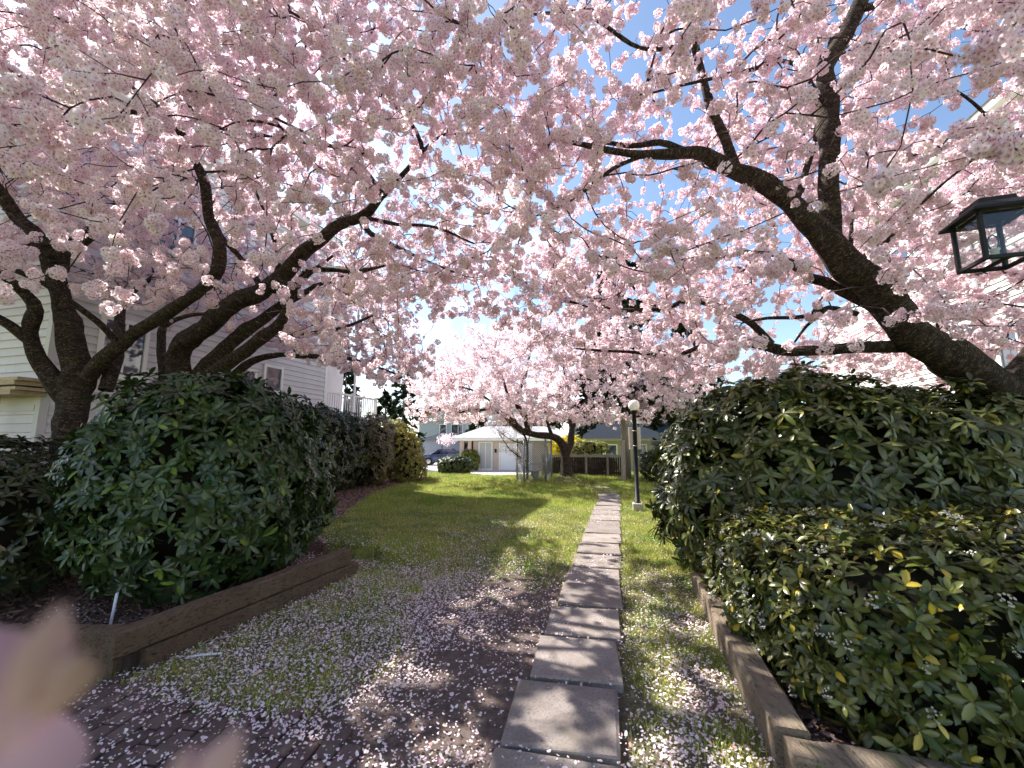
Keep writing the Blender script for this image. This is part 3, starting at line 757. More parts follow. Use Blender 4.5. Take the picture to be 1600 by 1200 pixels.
TREES = {
 'A': dict(base=(-6.32, 6.0), limbs=[
   [(104, 735, 6.0, 30), (110, 690, 6.0, 26), (112, 650, 6.0, 25), (118, 615, 6.0, 25), (122, 585, 6.0, 25), (112, 540, 5.95, 23), (102, 490, 5.9, 20), (86, 425, 5.7, 16), (62, 375, 5.5, 14), (25, 335, 5.3, 13), (0, 300, 5.1, 12), (-50, 240, 4.9, 9), (-110, 180, 4.7, 6)],
   [(112, 640, 6.0, 17), (82, 595, 5.9, 17), (58, 560, 5.8, 15), (47, 520, 5.7, 13), (55, 485, 5.6, 12), (40, 460, 5.5, 10), (10, 435, 5.3, 8), (-40, 400, 5.1, 6)],
   [(50, 535, 5.75, 11), (25, 515, 5.6, 10), (0, 500, 5.5, 9), (-60, 470, 5.2, 6)],
   [(128, 600, 6.0, 16), (165, 560, 5.9, 15), (205, 525, 5.8, 14), (260, 490, 5.6, 13), (312, 455, 5.4, 12), (340, 420, 5.3, 12), (345, 390, 5.2, 12), (328, 345, 5.1, 11), (318, 280, 4.9, 10), (300, 240, 4.7, 9), (270, 190, 4.5, 8), (225, 150, 4.2, 6), (170, 120, 3.9, 5), (100, 95, 3.6, 4), (60, 65, 3.4, 3), (52, 0, 3.2, 2.5)],
   [(165, 610, 6.1, 13), (180, 565, 6.2, 12), (186, 520, 6.4, 10), (195, 470, 6.8, 6), (240, 430, 7.2, 4)],
   [(92, 430, 5.75, 11), (100, 408, 5.7, 10), (60, 385, 5.5, 8), (20, 372, 5.3, 7), (-40, 350, 5.0, 5)],
   [(98, 405, 5.7, 8), (130, 382, 5.6, 7), (150, 365, 5.5, 6), (172, 338, 5.3, 3), (180, 310, 5.1, 2)],
   [(70, 380, 5.5, 8), (110, 375, 5.4, 6), (145, 350, 5.2, 5), (140, 320, 5.0, 3)],
   [(190, 540, 5.85, 7), (150, 500, 5.5, 6), (95, 460, 5.2, 6), (40, 430, 5.0, 6), (0, 415, 4.9, 5), (-40, 405, 4.8, 4)],
   [(300, 240, 4.7, 7), (330, 195, 4.4, 6), (305, 180, 4.3, 4), (290, 150, 4.1, 3)],
   [(325, 195, 4.45, 5), (370, 205, 4.3, 4), (430, 215, 4.1, 3), (520, 230, 3.9, 2)],
   [(270, 190, 4.5, 5), (230, 175, 4.3, 5), (160, 180, 4.1, 5), (100, 192, 3.9, 5), (30, 195, 3.7, 4), (-50, 200, 3.5, 3)],
 ]),
 'B': dict(base=(-5.42, 6.8), limbs=[
   [(262, 720, 6.8, 30), (272, 660, 6.8, 27), (280, 610, 6.8, 24), (278, 565, 6.8, 22), (285, 540, 6.75, 21), (315, 518, 6.7, 20), (370, 472, 6.5, 19), (425, 445, 6.3, 17), (480, 392, 6.0, 15), (530, 352, 5.7, 13), (570, 335, 5.5, 11), (592, 312, 5.3, 8), (640, 260, 4.9, 5), (660, 236, 4.7, 5), (640, 190, 4.4, 4), (590, 140, 4.1, 4), (540, 95, 3.8, 3), (500, 50, 3.5, 2)],
   [(290, 605, 6.85, 16), (345, 550, 6.9, 14), (400, 505, 6.9, 12), (430, 485, 6.9, 10), (480, 455, 6.8, 6), (560, 425, 6.6, 5), (610, 412, 6.4, 3)],
   [(300, 612, 6.75, 16), (350, 570, 6.6, 15), (395, 540, 6.5, 14), (432, 510, 6.4, 12), (445, 490, 6.3, 9), (470, 440, 6.1, 5), (520, 400, 5.9, 3)],
   [(430, 515, 6.4, 5), (450, 522, 6.3, 4.5), (490, 520, 6.2, 4), (535, 512, 6.0, 4), (590, 490, 5.8, 2)],
   [(300, 640, 6.9, 11), (350, 595, 7.0, 9), (392, 566, 7.1, 8), (430, 555, 7.2, 6), (475, 557, 7.3, 5), (545, 560, 7.4, 4), (620, 585, 7.5, 2)],
   [(455, 555, 7.25, 4), (470, 530, 7.2, 3), (445, 520, 7.0, 3)],
   [(410, 452, 6.35, 7), (398, 430, 6.3, 6), (370, 395, 6.2, 5), (350, 373, 6.1, 4), (330, 330, 5.9, 2)],
   [(425, 440, 6.3, 5), (436, 405, 6.1, 5), (420, 350, 5.9, 4), (400, 300, 5.6, 2)],
   [(450, 430, 6.2, 8), (455, 462, 6.25, 8), (478, 425, 6.2, 7), (520, 422, 6.1, 5), (560, 425, 6.0, 4), (600, 415, 5.9, 3)],
   [(560, 342, 5.55, 7), (580, 365, 5.4, 6), (610, 380, 5.3, 4), (650, 400, 5.1, 3), (720, 430, 4.9, 2)],
   [(575, 340, 5.5, 5), (620, 350, 5.3, 4), (680, 355, 5.1, 3), (740, 380, 4.9, 2)],
   [(660, 236, 4.7, 4), (690, 212, 4.6, 3), (740, 210, 4.4, 2)],
   [(600, 305, 5.2, 5), (560, 255, 4.8, 4), (500, 220, 4.4, 3), (420, 180, 4.0, 2.5)],
   [(255, 600, 6.9, 9), (253, 540, 7.0, 8), (258, 508, 7.0, 6), (300, 492, 7.0, 4), (340, 490, 7.0, 3)],
 ]),
 'R': dict(base=(6.5, 4.75), limbs=[
   [(1730, 790, 4.75, 62), (1660, 705, 4.6, 56), (1595, 642, 4.5, 50), (1540, 600, 4.45, 44), (1490, 565, 4.4, 41), (1430, 522, 4.35, 37), (1375, 462, 4.3, 34), (1330, 415, 4.3, 31), (1298, 380, 4.25, 29), (1260, 345, 4.2, 23), (1220, 305, 4.15, 21), (1175, 275, 4.1, 19), (1130, 258, 4.0, 17), (1085, 240, 3.95, 14), (1035, 240, 3.9, 11), (1000, 242, 3.85, 9), (955, 236, 3.8, 7), (905, 224, 3.7, 5), (860, 215, 3.6, 3)],
   [(1300, 385, 4.27, 22), (1296, 320, 4.25, 20), (1294, 250, 4.2, 19), (1293, 180, 4.2, 19), (1293, 105, 4.15, 17), (1318, 60, 4.1, 15), (1342, 15, 4.05, 14), (1365, -40, 4.0, 12), (1400, -110, 3.9, 9), (1420, -200, 3.8, 5)],
   [(1292, 110, 4.15, 10), (1278, 78, 4.1, 9), (1262, 40, 4.0, 8), (1250, 20, 3.95, 8), (1225, -30, 3.85, 5), (1190, -90, 3.7, 3)],
   [(1250, 22, 3.95, 4), (1262, -5, 3.9, 3), (1290, -60, 3.8, 2)],
   [(1340, 12, 4.05, 8), (1370, 8, 3.9, 7), (1420, -20, 3.7, 4)],
   [(1295, 90, 4.15, 7), (1300, 60, 4.3, 7), (1315, 40, 4.4, 6), (1330, 20, 4.5, 4)],
   [(1150, 268, 4.05, 11), (1135, 225, 4.0, 10), (1112, 165, 3.9, 9), (1090, 90, 3.8, 8.5), (1072, 35, 3.7, 8), (1050, -10, 3.6, 7), (1010, -70, 3.4, 4)],
   [(1430, 540, 4.4, 15), (1380, 542, 4.5, 13), (1320, 545, 4.6, 12), (1240, 548, 4.8, 11), (1195, 540, 4.9, 10), (1150, 535, 5.0, 8), (1110, 538, 5.1, 6), (1050, 556, 5.3, 4), (980, 550, 5.5, 3), (900, 545, 5.7, 2)],
   [(1205, 538, 4.9, 9), (1185, 515, 4.95, 8), (1165, 498, 5.0, 7), (1120, 478, 5.1, 6), (1075, 470, 5.2, 6), (1040, 482, 5.3, 5), (995, 486, 5.4, 5), (940, 482, 5.5, 4), (885, 470, 5.6, 3)],
   [(1395, 500, 4.35, 12), (1345, 468, 4.5, 11), (1290, 440, 4.6, 10), (1268, 435, 4.65, 9), (1240, 415, 4.7, 7), (1205, 396, 4.8, 5), (1150, 398, 4.9, 5), (1075, 410, 5.0, 4), (1030, 430, 5.1, 2)],
   [(1340, 490, 4.45, 6), (1295, 480, 4.5, 5), (1255, 494, 4.6, 4.5), (1200, 497, 4.7, 4), (1160, 505, 4.8, 2)],
   [(1292, 482, 4.5, 4), (1260, 510, 4.55, 3), (1242, 535, 4.6, 2)],
   [(1245, 330, 4.2, 8), (1252, 290, 4.3, 7), (1262, 255, 4.4, 6), (1275, 210, 4.5, 5), (1278, 160, 4.6, 3)],
   [(1335, 415, 4.3, 7), (1350, 400, 4.3, 6), (1385, 378, 4.3, 5), (1410, 350, 4.2, 3), (1470, 290, 4.0, 2.5), (1540, 235, 3.8, 2)],
   [(1330, 410, 4.3, 5), (1330, 370, 4.3, 4), (1333, 330, 4.4, 3)],
   [(1470, 545, 4.4, 4), (1465, 500, 4.4, 3), (1480, 480, 4.35, 3), (1540, 472, 4.2, 2.5), (1600, 480, 4.1, 2)],
   [(1140, 262, 4.0, 8), (1060, 232, 4.05, 8), (1030, 222, 4.1, 7), (985, 228, 4.1, 6), (930, 220, 4.15, 4)],
   [(1010, 242, 3.87, 5), (960, 262, 3.8, 4), (925, 290, 3.75, 3.5), (880, 320, 3.7, 2.5), (830, 340, 3.6, 2)],
   [(1075, 70, 3.8, 5), (1000, 75, 3.6, 4), (930, 30, 3.4, 4), (860, 20, 3.2, 3), (780, 35, 3.0, 2)],
   [(1300, 180, 4.2, 5), (1240, 100, 3.9, 4), (1170, 110, 3.7, 4), (1080, 130, 3.6, 3), (1000, 150, 3.5, 2)],
   [(1560, 610, 4.4, 20), (1605, 560, 4.3, 17), (1680, 480, 4.2, 13), (1740, 380, 4.1, 9), (1780, 260, 4.0, 6), (1760, 120, 3.8, 3)],
   [(1690, 460, 4.2, 7), (1640, 330, 4.0, 5), (1590, 240, 3.8, 4), (1520, 160, 3.6, 3), (1450, 120, 3.5, 2)],
   [(1745, 370, 4.1, 6), (1690, 240, 3.7, 5), (1620, 130, 3.4, 3), (1540, 50, 3.2, 2)],
 ]),
 'C': dict(base=(2.15, 16.8), limbs=[
   [(886, 756, 16.8, 11), (885, 745, 16.8, 10), (883, 720, 16.8, 9.5), (881, 702, 16.8, 9), (876, 690, 16.8, 8), (862, 682, 16.7, 7.2), (840, 680, 16.6, 6.5), (815, 672, 16.4, 6.5), (797, 657, 16.2, 5.5), (780, 645, 16.0, 4), (755, 640, 15.8, 3), (715, 645, 15.6, 2)],
   [(884, 708, 16.8, 8), (891, 690, 16.9, 7), (893, 668, 17.0, 6), (903, 650, 17.0, 5), (915, 628, 17.1, 4), (925, 595, 17.2, 3), (935, 555, 17.3, 2)],
   [(893, 670, 17.0, 4), (890, 650, 17.1, 4), (888, 620, 17.2, 3), (880, 570, 17.3, 2)],
   [(825, 676, 16.5, 6), (820, 650, 16.4, 6), (806, 630, 16.3, 5), (812, 610, 16.3, 4), (822, 580, 16.4, 3), (830, 540, 16.5, 2)],
   [(806, 628, 16.3, 4), (795, 620, 16.2, 3), (785, 590, 16.0, 2), (770, 560, 15.9, 1.5)],
   [(862, 682, 16.7, 4), (855, 660, 16.4, 3), (850, 630, 16.0, 2)],
   [(905, 648, 17.0, 3.5), (940, 630, 16.9, 3), (985, 610, 16.8, 2), (1040, 600, 16.8, 1.5)],
   [(797, 657, 16.2, 3), (750, 615, 16.4, 2), (700, 600, 16.5, 1.5)],
 ]),
}
TLABEL = {'A': ('dark many stemmed cherry tree nearest the left edge, limbs spreading over the grey house', 'cherry tree'),
          'B': ('cherry tree rising behind the big left shrub, limbs reaching up to the right', 'cherry tree'),
          'R': ('leaning cherry tree with thick trunk entering from the right edge above the shrubs', 'cherry tree'),
          'C': ('smaller cherry tree in full bloom standing alone at the far end of the path', 'cherry tree')}
roots, NODES = {}, {}
for key, T in TREES.items():
    bx_, by_ = T['base']
    root = empty('cherry_tree', (bx_, by_, float(hgt(bx_, by_))), TLABEL[key][0], TLABEL[key][1], 'cherry trees in blossom')
    roots[key] = root
    pos, dirs, rads = [], [], []
    for i, rows in enumerate(T['limbs']):
        L4 = limb(rows)
        if i == 0:
            foot = np.array([bx_, by_, float(hgt(bx_, by_)) - .06, L4[0][3] * 1.45])
            knee = np.array([*(foot[:3] * .55 + L4[0][:3] * .45), L4[0][3] * 1.1])
            if key == 'R' : L4 = np.vstack([foot, knee, L4])
            else:
                L4 = L4[L4[:, 2] > foot[2] + .15]
                L4 = np.vstack([foot, L4])
        C4 = catmull(L4, .09 if key != 'C' else .2)
        C4[:, :3] += np.array([[mnoise.noise((j * .25, i * 7.3, q * 3.1)) for q in range(3)] for j in range(len(C4))]) * np.minimum(C4[:, 3:4] * .45, .03)
        rr = np.maximum(C4[:, 3], .004)
        rr = rr * (1 + .16 * np.array([max(0, mnoise.noise((j * .33, i * 5.1, 2.2)) - .12) * 2.2 for j in range(len(rr))]))
        n = 14 if rr.max() > .06 else 8
        V, F = tube(C4[:, :3], rr, n, rough=.24, seed=i + ord(key))
        e = len(C4) - 1                # pointed end
        V = np.vstack([V, C4[-1, :3] + nrm(C4[-1, :3] - C4[-2, :3]) * rr[-1]])
        Fl = [tuple(f) for f in F.tolist()] + [(e * n + q, e * n + (q + 1) % n, len(V) - 1) for q in range(n)]
        o = part('trunk' if i == 0 else 'branch', V, Fl, M['limb_bark'], root, smooth=True)
        al = np.concatenate([[0], np.cumsum(np.linalg.norm(np.diff(C4[:, :3], axis=0), axis=1))])
        th = np.arange(n) / n * 2 * math.pi; k = .9 / max(1, 1)
        bc = np.stack([np.repeat(rr[:, None], n, 1) * np.cos(th) + i, np.repeat(rr[:, None], n, 1) * np.sin(th), np.repeat(al[:, None], n, 1)], -1).reshape(-1, 3)
        bc = np.vstack([bc, [i, 0, al[-1]]])
        at_b = o.data.attributes.new('bark_co', 'FLOAT_VECTOR', 'POINT'); at_b.data.foreach_set('vector', bc.astype(np.float32).ravel())
        d = nrm(np.gradient(C4[:, :3], axis=0))
        k = rr < (.085 if key != 'C' else .13)
        pos.append(C4[k, :3]); dirs.append(d[k]); rads.append(rr[k])
    NODES[key] = (np.vstack(pos), np.vstack(dirs), np.concatenate(rads))

def grow(keys, targets, bf=.5, seg=.11, sag=.06, seed=1):
    """connect every target to the nearest branch, nearest targets first; returns twig paths per tree"""
    r = np.random.default_rng(seed)
    cap = sum(len(NODES[k][0]) for k in keys) + len(targets) * 14
    NP, ND, NL, NT = np.zeros((cap, 3)), np.zeros((cap, 3)), np.zeros(cap), np.zeros(cap, int)
    NR = np.zeros(cap); PA = np.full(cap, -1); n = 0
    for ti, k in enumerate(keys):
        p, d, rr = NODES[k]; m = len(p)
        NP[n:n + m], ND[n:n + m], NT[n:n + m], NR[n:n + m] = p, d, ti, rr; n += m
    nl = n
    d0 = np.array([np.min(((NP[:nl] - t) ** 2).sum(1)) for t in targets])
    cnt = np.zeros(cap); paths = []
    for t in targets[np.argsort(d0)]:
        dd = np.sqrt(((NP[:n] - t) ** 2).sum(1))
        b = int(np.argmin(dd + bf * NL[:n])); L = dd[b]
        if L < .05 or L > 2.6: continue
        s = NP[b]; m = min(13, max(2, int(L / seg)))
        fwd = nrm(ND[b] * .6 + nrm(t - s))
        c = s + fwd * L * .5 + r.normal(0, .06, 3) * L + np.array([0, 0, sag * L])
        u = np.linspace(0, 1, m + 1)[:, None]
        q = (1 - u) ** 2 * s + 2 * u * (1 - u) * c + u ** 2 * t
        q[1:-1] += r.normal(0, .012, (m - 1, 3))
        idx = [b]
        dq = nrm(np.gradient(q, axis=0))
        for j in range(1, m + 1):
            NP[n], ND[n], NL[n], NT[n], PA[n] = q[j], dq[j], NL[idx[-1]] + L / m, NT[b], idx[-1]
            idx.append(n); n += 1
        paths.append(idx)
        j = idx[-1]
        while j >= 0:
            cnt[j] += 1; j = PA[j]
    return NP, ND, NR, NT, cnt, paths, nl

THICK = []
for key in 'ABR':
    for rows in TREES[key]['limbs']:
        L4 = catmull(limb(rows), .06); qx, qy, zc = project(L4[:, :3]); k = L4[:, 3] / zc * FPX > 6.5
        THICK.append(np.column_stack([qx, qy, zc, L4[:, 3] / zc * FPX])[k])
THICK = np.vstack(THICK)
def in_front_of_limbs(C):
    qx, qy, zc = project(C); out = np.zeros(len(C), bool)
    for i in range(len(C)):
        d = (THICK[:, 0] - qx[i]) ** 2 + (THICK[:, 1] - qy[i]) ** 2
        out[i] = np.any((d < (THICK[:, 3] + .05 / zc[i] * FPX) ** 2) & (zc[i] < THICK[:, 2] + .1))
    return out

def crowns(keys, targets, far=False, clusters_per_m=11.5, reach=.75, seed=1, size=(.8, 1.25), rtip=.0016):
    r = np.random.default_rng(seed + 50)
    NP, ND, NR, NT, cnt, paths, nl = grow(keys, targets, seed=seed)
    for ti, key in enumerate(keys):
        root = roots[key]; TV, TF, off, cl = [], [], 0, []
        for idx in paths:
            if NT[idx[0]] != ti: continue
            q = NP[idx]; c = np.maximum(cnt[idx], 1)
            rad = rtip * (3.0 if far else 1.15) * c ** (.42 if far else .37)
            if idx[0] < nl: rad = np.minimum(rad, NR[idx[0]])
            V, F = tube(q, rad, 4 if not far else 3)
            TV.append(V); TF.append(F + off); off += len(V)
            seglen = np.linalg.norm(np.diff(q, axis=0), axis=1); cum = np.concatenate([[0], np.cumsum(seglen)]); L = cum[-1]
            R_ = reach * r.uniform(.6, 1.3)
            st = max(0, L - R_)
            nn = max(2, int((L - st) * clusters_per_m * r.uniform(.75, 1.25)))
            tt = np.sort(r.uniform(st, L, nn)); tt[-1] = L
            pp = np.stack([np.interp(tt, cum, q[:, a]) for a in range(3)], 1)
            pp += r.normal(0, .026 if not far else .09, pp.shape) + np.array([0, 0, -.022])
            cl.append(pp)
        if not TV: continue
        part('twigs', np.vstack(TV), np.vstack(TF), M['twig'], root, smooth=True, kind='stuff')
        C = np.vstack(cl)
        if not far:                    # a few clusters sprouting straight from the limbs
            p, d, rr = NODES[key]; k = r.random(len(p)) < .10
            C = np.vstack([C, p[k] + nrm(r.normal(0, 1, (k.sum(), 3))) * (rr[k][:, None] + .03)])
        if not far:                    # the thick limbs stay bare: no blossom hangs right in front of them
            qx, qy, zc = project(C)
            C = C[(~in_front_of_limbs(C) | (r.random(len(C)) < .08)) & ~((qx > 1440) & (qy > 265) & (qy < 450) & (zc < 2.9))]
            q = C - np.array(SUNV) * (C[:, 2:3] / SUNV.z)  # clusters dropped along the sun rays, shaping the crown to dapple the ground
            dapple_gap = np.array([mnoise.noise((v[0] * 2.1, v[1] * 1.5, 4.4)) + .4 * mnoise.noise((v[0] * 5, v[1] * 4, 1.4)) for v in q]) > .10
            dapple_gap &= (q[:, 0] > -1.9) & (q[:, 0] < 3) & (q[:, 1] > 1.8) & (q[:, 1] < 8)
            C = C[~(dapple_gap & (r.random(len(C)) < .86))]
        S = size[0] + (size[1] - size[0]) * r.beta(1.3, 1.6, len(C)); TU = r.uniform(0, 6.28, (len(C), 3)); VA = r.integers(0, 5 if not far else 4, len(C))
        keep = np.ones(len(C), bool)
        if not far:
            qx, qy, zc = project(C)
            infr = (qx > -30) & (qx < 1630) & (qy > -30) & (qy < 720) & (zc > .3)
            vis = np.where(infr, S / zc, 0)
            for i in np.argsort(-vis)[:300]:
                if vis[i] <= 0: break
                keep[i] = False
                from_e = Matrix.LocRotScale(Vector(C[i]), Euler(TU[i]), Vector((S[i],) * 3))
                inst('blossom_cluster', POMS[VA[i]], root, from_e)
        pm = points_mesh('blossoms', C[keep] - ORG[root.name], TU[keep], np.repeat(S[keep][:, None], 3, 1), VA[keep])
        o = link('blossoms', pm, root); o['kind'] = 'stuff'
        scatter(o, FAR_PROTO if far else POM_PROTO)
        print('crown', key, len(C), 'clusters')

# targets of the near crowns, in world space
GAPS = [(1520, 45, 55, 30, .9), (1540, 150, 60, 25, .8), (1450, 180, 60, 18, .75), (1415, 120, 40, 30, .6), (1235, 490, 50, 34, .8), (1100, 270, 60, 26, .5), (870, 400, 60, 50, .45),
        (830, 45, 30, 50, .6), (690, 520, 60, 40, .93), (1010, 300, 60, 25, .4), (640, 390, 40, 25, .4), (740, 470, 70, 30, .5), (1330, 400, 20, 40, .4), (260, 375, 60, 30, .4)]
LOWX = [-400, 0, 80, 200, 320, 420, 520, 590, 650, 700, 760, 860, 960, 1040, 1110, 1180, 1290, 1420, 1600, 2000]
LOWY = [500, 470, 440, 480, 500, 540, 575, 605, 590, 480, 500, 560, 600, 620, 625, 600, 590, 610, 610, 560]
def near_targets(n):
    out = []
    tot = 0
    while tot < n:
        m = 60000
        p = np.column_stack([rng.uniform(-10.5, 8.5, m), rng.uniform(1.3, 11.5, m), rng.uniform(2.2, 7.6, m)])
        qx, qy, zc = project(p)
        ok = (qx > -420) & (qx < 2020) & (qy > -520)
        low = np.interp(qx, LOWX, LOWY)
        ok &= qy < low
        # crown domes
        a = ((p[:, 0] + 5.4) / 6.0) ** 2 + ((p[:, 1] - 5.8) / 5.6) ** 2 + ((p[:, 2] - 4.3) / 2.9) ** 2 < 1
        c = ((p[:, 0] - 4.3) / 5.6) ** 2 + ((p[:, 1] - 4.6) / 4.4) ** 2 + ((p[:, 2] - 4.4) / 2.8) ** 2 < 1
        ok &= a | c
        hol = (((p[:, 0] + 5.9) / 2.6) ** 2 + ((p[:, 1] - 6.2) / 2.4) ** 2 + ((p[:, 2] - 2.4) / 2.0) ** 2 < 1) | (((p[:, 0] - 4.9) / 1.9) ** 2 + ((p[:, 1] - 4.4) / 1.6) ** 2 + ((p[:, 2] - 2.2) / 1.8) ** 2 < 1)
        ok &= ~hol
        ok &= (np.linalg.norm(p - np.array([0, 0, CAMH]), axis=1) > 2.1)
        ok &= ~((qx > 1425) & (qy > 255) & (qy < 460) & (zc < 3.1))          # nothing hangs in front of the lantern
        for gx_, gy_, ax_, ay_, pr in GAPS:
            e = ((qx - gx_) / ax_) ** 2 + ((qy - gy_) / ay_) ** 2 < 1
            ok &= ~(e & (rng.random(m) < pr))
        p = p[ok]
        # clumpy density
        d = np.array([mnoise.noise((v[0] * .9, v[1] * .9, v[2] * 1.1)) for v in p]) * .5 + .5
        dens = sstep(.28, .58, d) * .8 + .2
        px_ = project(p)[0]
        py_ = project(p)[1]
        dens = dens * np.where(px_ > 1330, 1.0, np.where(px_ < 480, .92, np.where((py_ < 220) & (px_ < 800), 1.0, .64)))
        p = p[rng.random(len(p)) < dens]
        out.append(p); tot += len(p)
    return np.vstack(out)[:n]
def fill(n, x0, x1, y0, y1, a, b):
    return np.array([P(rng.uniform(x0, x1), rng.uniform(y0, y1), rng.uniform(a, b)) for _ in range(n)])
NT_ = np.vstack([near_targets(9600), fill(420, 330, 760, -60, 170, 2.7, 4.6), fill(160, 60, 330, -40, 130, 2.6, 4.4), fill(120, 560, 680, 520, 590, 6.5, 8.5), fill(330, 560, 980, 360, 495, 5.0, 8.5), fill(150, 750, 890, 90, 280, 3.0, 4.6)])
crowns(['A', 'B', 'R'], NT_, seed=3, clusters_per_m=14.5, size=(.36, 1.08), rtip=.0021)

def far_targets(n):
    out, tot = [], 0
    while tot < n:
        m = 30000
        p = np.column_stack([rng.uniform(-4.6, 9.0, m), rng.uniform(13.0, 21.0, m), rng.uniform(2.3, 7.6, m)])
        qx, qy, _ = project(p)
        e = ((p[:, 0] - 2.0) / 6.4) ** 2 + ((p[:, 1] - 16.9) / 4.0) ** 2 + ((p[:, 2] - 3.6) / 3.3) ** 2
        low = np.interp(qx, [600, 650, 700, 760, 820, 860, 900, 960, 1010, 1060, 1140], [655, 690, 690, 672, 670, 664, 674, 672, 660, 650, 640])
        p = p[(e < 1) & (e > .12) & (qy < low)]
        d = np.array([mnoise.noise((v[0] * .7, v[1] * .7, v[2] * 1.3)) for v in p]) * .5 + .5
        p = p[rng.random(len(p)) < sstep(.3, .6, d) * .8 + .2]
        out.append(p); tot += len(p)
    return np.vstack(out)[:n]
crowns(['C'], far_targets(2300), far=True, clusters_per_m=8.5, reach=1.1, seed=5, size=(.95, 1.6))

# ------------------------------------------------------------------ broad leaved shrubs
LT = np.array([(0, 0, 0), (-.27, .18, .08), (0, .18, 0), (.27, .18, .08), (-.49, .52, .12), (0, .52, -.02), (.49, .52, .12), (-.37, .83, .06), (0, .83, -.06), (.37, .83, .06), (0, 1, -.12)], float)   # width, length, lift
LF = [(0, 2, 1), (0, 3, 2), (1, 2, 5, 4), (2, 3, 6, 5), (4, 5, 8, 7), (5, 6, 9, 8), (7, 8, 10), (8, 9, 10)]
LTRI = np.array([[0, 2, 1], [0, 3, 2], [1, 2, 5], [1, 5, 4], [2, 3, 6], [2, 6, 5], [4, 5, 8], [4, 8, 7], [5, 6, 9], [5, 9, 8], [7, 8, 10], [8, 9, 10]])

def leaf_mesh(name, W, L, droop, colr, m):
    V = LT * np.array([W, L, W]); V[:, 2] -= droop * L * LT[:, 1] ** 2
    c = np.repeat(np.array(colr)[None], 11, 0); c[[2, 5, 8]] *= 1.3
    return mesh(name, V, LF, m, True, col=c)

def leaf_cloud(C, Dv, Nv, L, W, droop, colr):
    """many leaves as arrays: C base, Dv direction, Nv face normal"""
    D = nrm(Dv); X = nrm(np.cross(D, Nv)); N = np.cross(X, D)
    n = len(C)
    w = (LT[None, :, 0] * W[:, None]); l = LT[None, :, 1] * L[:, None]; h = LT[None, :, 2] * W[:, None] - (droop * (.2 + 1.9 * np.abs(np.sin(np.arange(n) * 12.9898)))[:, None]) * L[:, None] * LT[None, :, 1] ** 2
    V = C[:, None] + w[..., None] * X[:, None] + l[..., None] * D[:, None] + h[..., None] * N[:, None]
    col = np.repeat(colr[:, None], 11, 1); col[:, [2, 5, 8]] *= 1.3
    o = (np.arange(n) * 11)[:, None, None]
    tri = o + LTRI[None]
    return V.reshape(-1, 3), tri.reshape(-1, 3), col.reshape(-1, 3)

def blob_surface(blobs, n, r, bump=.16, zmin=.05, seed=0.0, ex=2.6):
    """points and normals on a lumpy union of superellipsoids (cx,cy,cz,rx,ry,rz)"""
    PT, NM = [], []
    area = np.array([b[3] * b[4] + b[3] * b[5] + b[4] * b[5] for b in blobs]); area /= area.sum()
    for b, a in zip(blobs, area):
        m = int(n * a * 1.6)
        d = nrm(r.normal(0, 1, (m, 3)))
        k = (np.abs(d) ** ex).sum(1) ** (-1 / ex)
        q = d * k[:, None]
        rr = np.array(b[3:6]); c = np.array(b[:3])
        ns_ = np.array([mnoise.noise((v[0] * 2.4 + seed + b[0], v[1] * 2.4, v[2] * 2.4)) + .5 * mnoise.noise((v[0] * 6 + seed, v[1] * 6 + b[1], v[2] * 6)) for v in q])
        depth = 1 + bump * ns_ - np.abs(r.normal(0, .085, m))
        pt = c + q * rr * depth[:, None]
        nn = nrm(np.sign(q) * np.abs(q) ** (ex - 1) / rr)
        inside = np.zeros(m, bool)
        for b2 in blobs:
            if b2 is b: continue
            inside |= (np.abs((pt - np.array(b2[:3])) / np.array(b2[3:6])) ** ex).sum(1) < .72
        ok = ~inside & (pt[:, 2] > zmin)
        PT.append(pt[ok]); NM.append(nn[ok])
    return np.vstack(PT), np.vstack(NM)

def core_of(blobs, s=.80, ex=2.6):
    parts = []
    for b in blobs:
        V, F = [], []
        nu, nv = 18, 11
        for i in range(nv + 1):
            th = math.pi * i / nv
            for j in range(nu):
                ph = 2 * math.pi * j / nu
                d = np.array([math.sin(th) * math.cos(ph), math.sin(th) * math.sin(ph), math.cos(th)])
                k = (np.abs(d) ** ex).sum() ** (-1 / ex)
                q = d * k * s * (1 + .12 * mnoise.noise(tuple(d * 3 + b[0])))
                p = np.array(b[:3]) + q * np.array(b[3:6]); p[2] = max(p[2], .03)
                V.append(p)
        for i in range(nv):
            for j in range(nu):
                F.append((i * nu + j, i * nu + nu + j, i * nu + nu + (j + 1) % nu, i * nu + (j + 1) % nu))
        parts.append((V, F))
    return join(*parts)

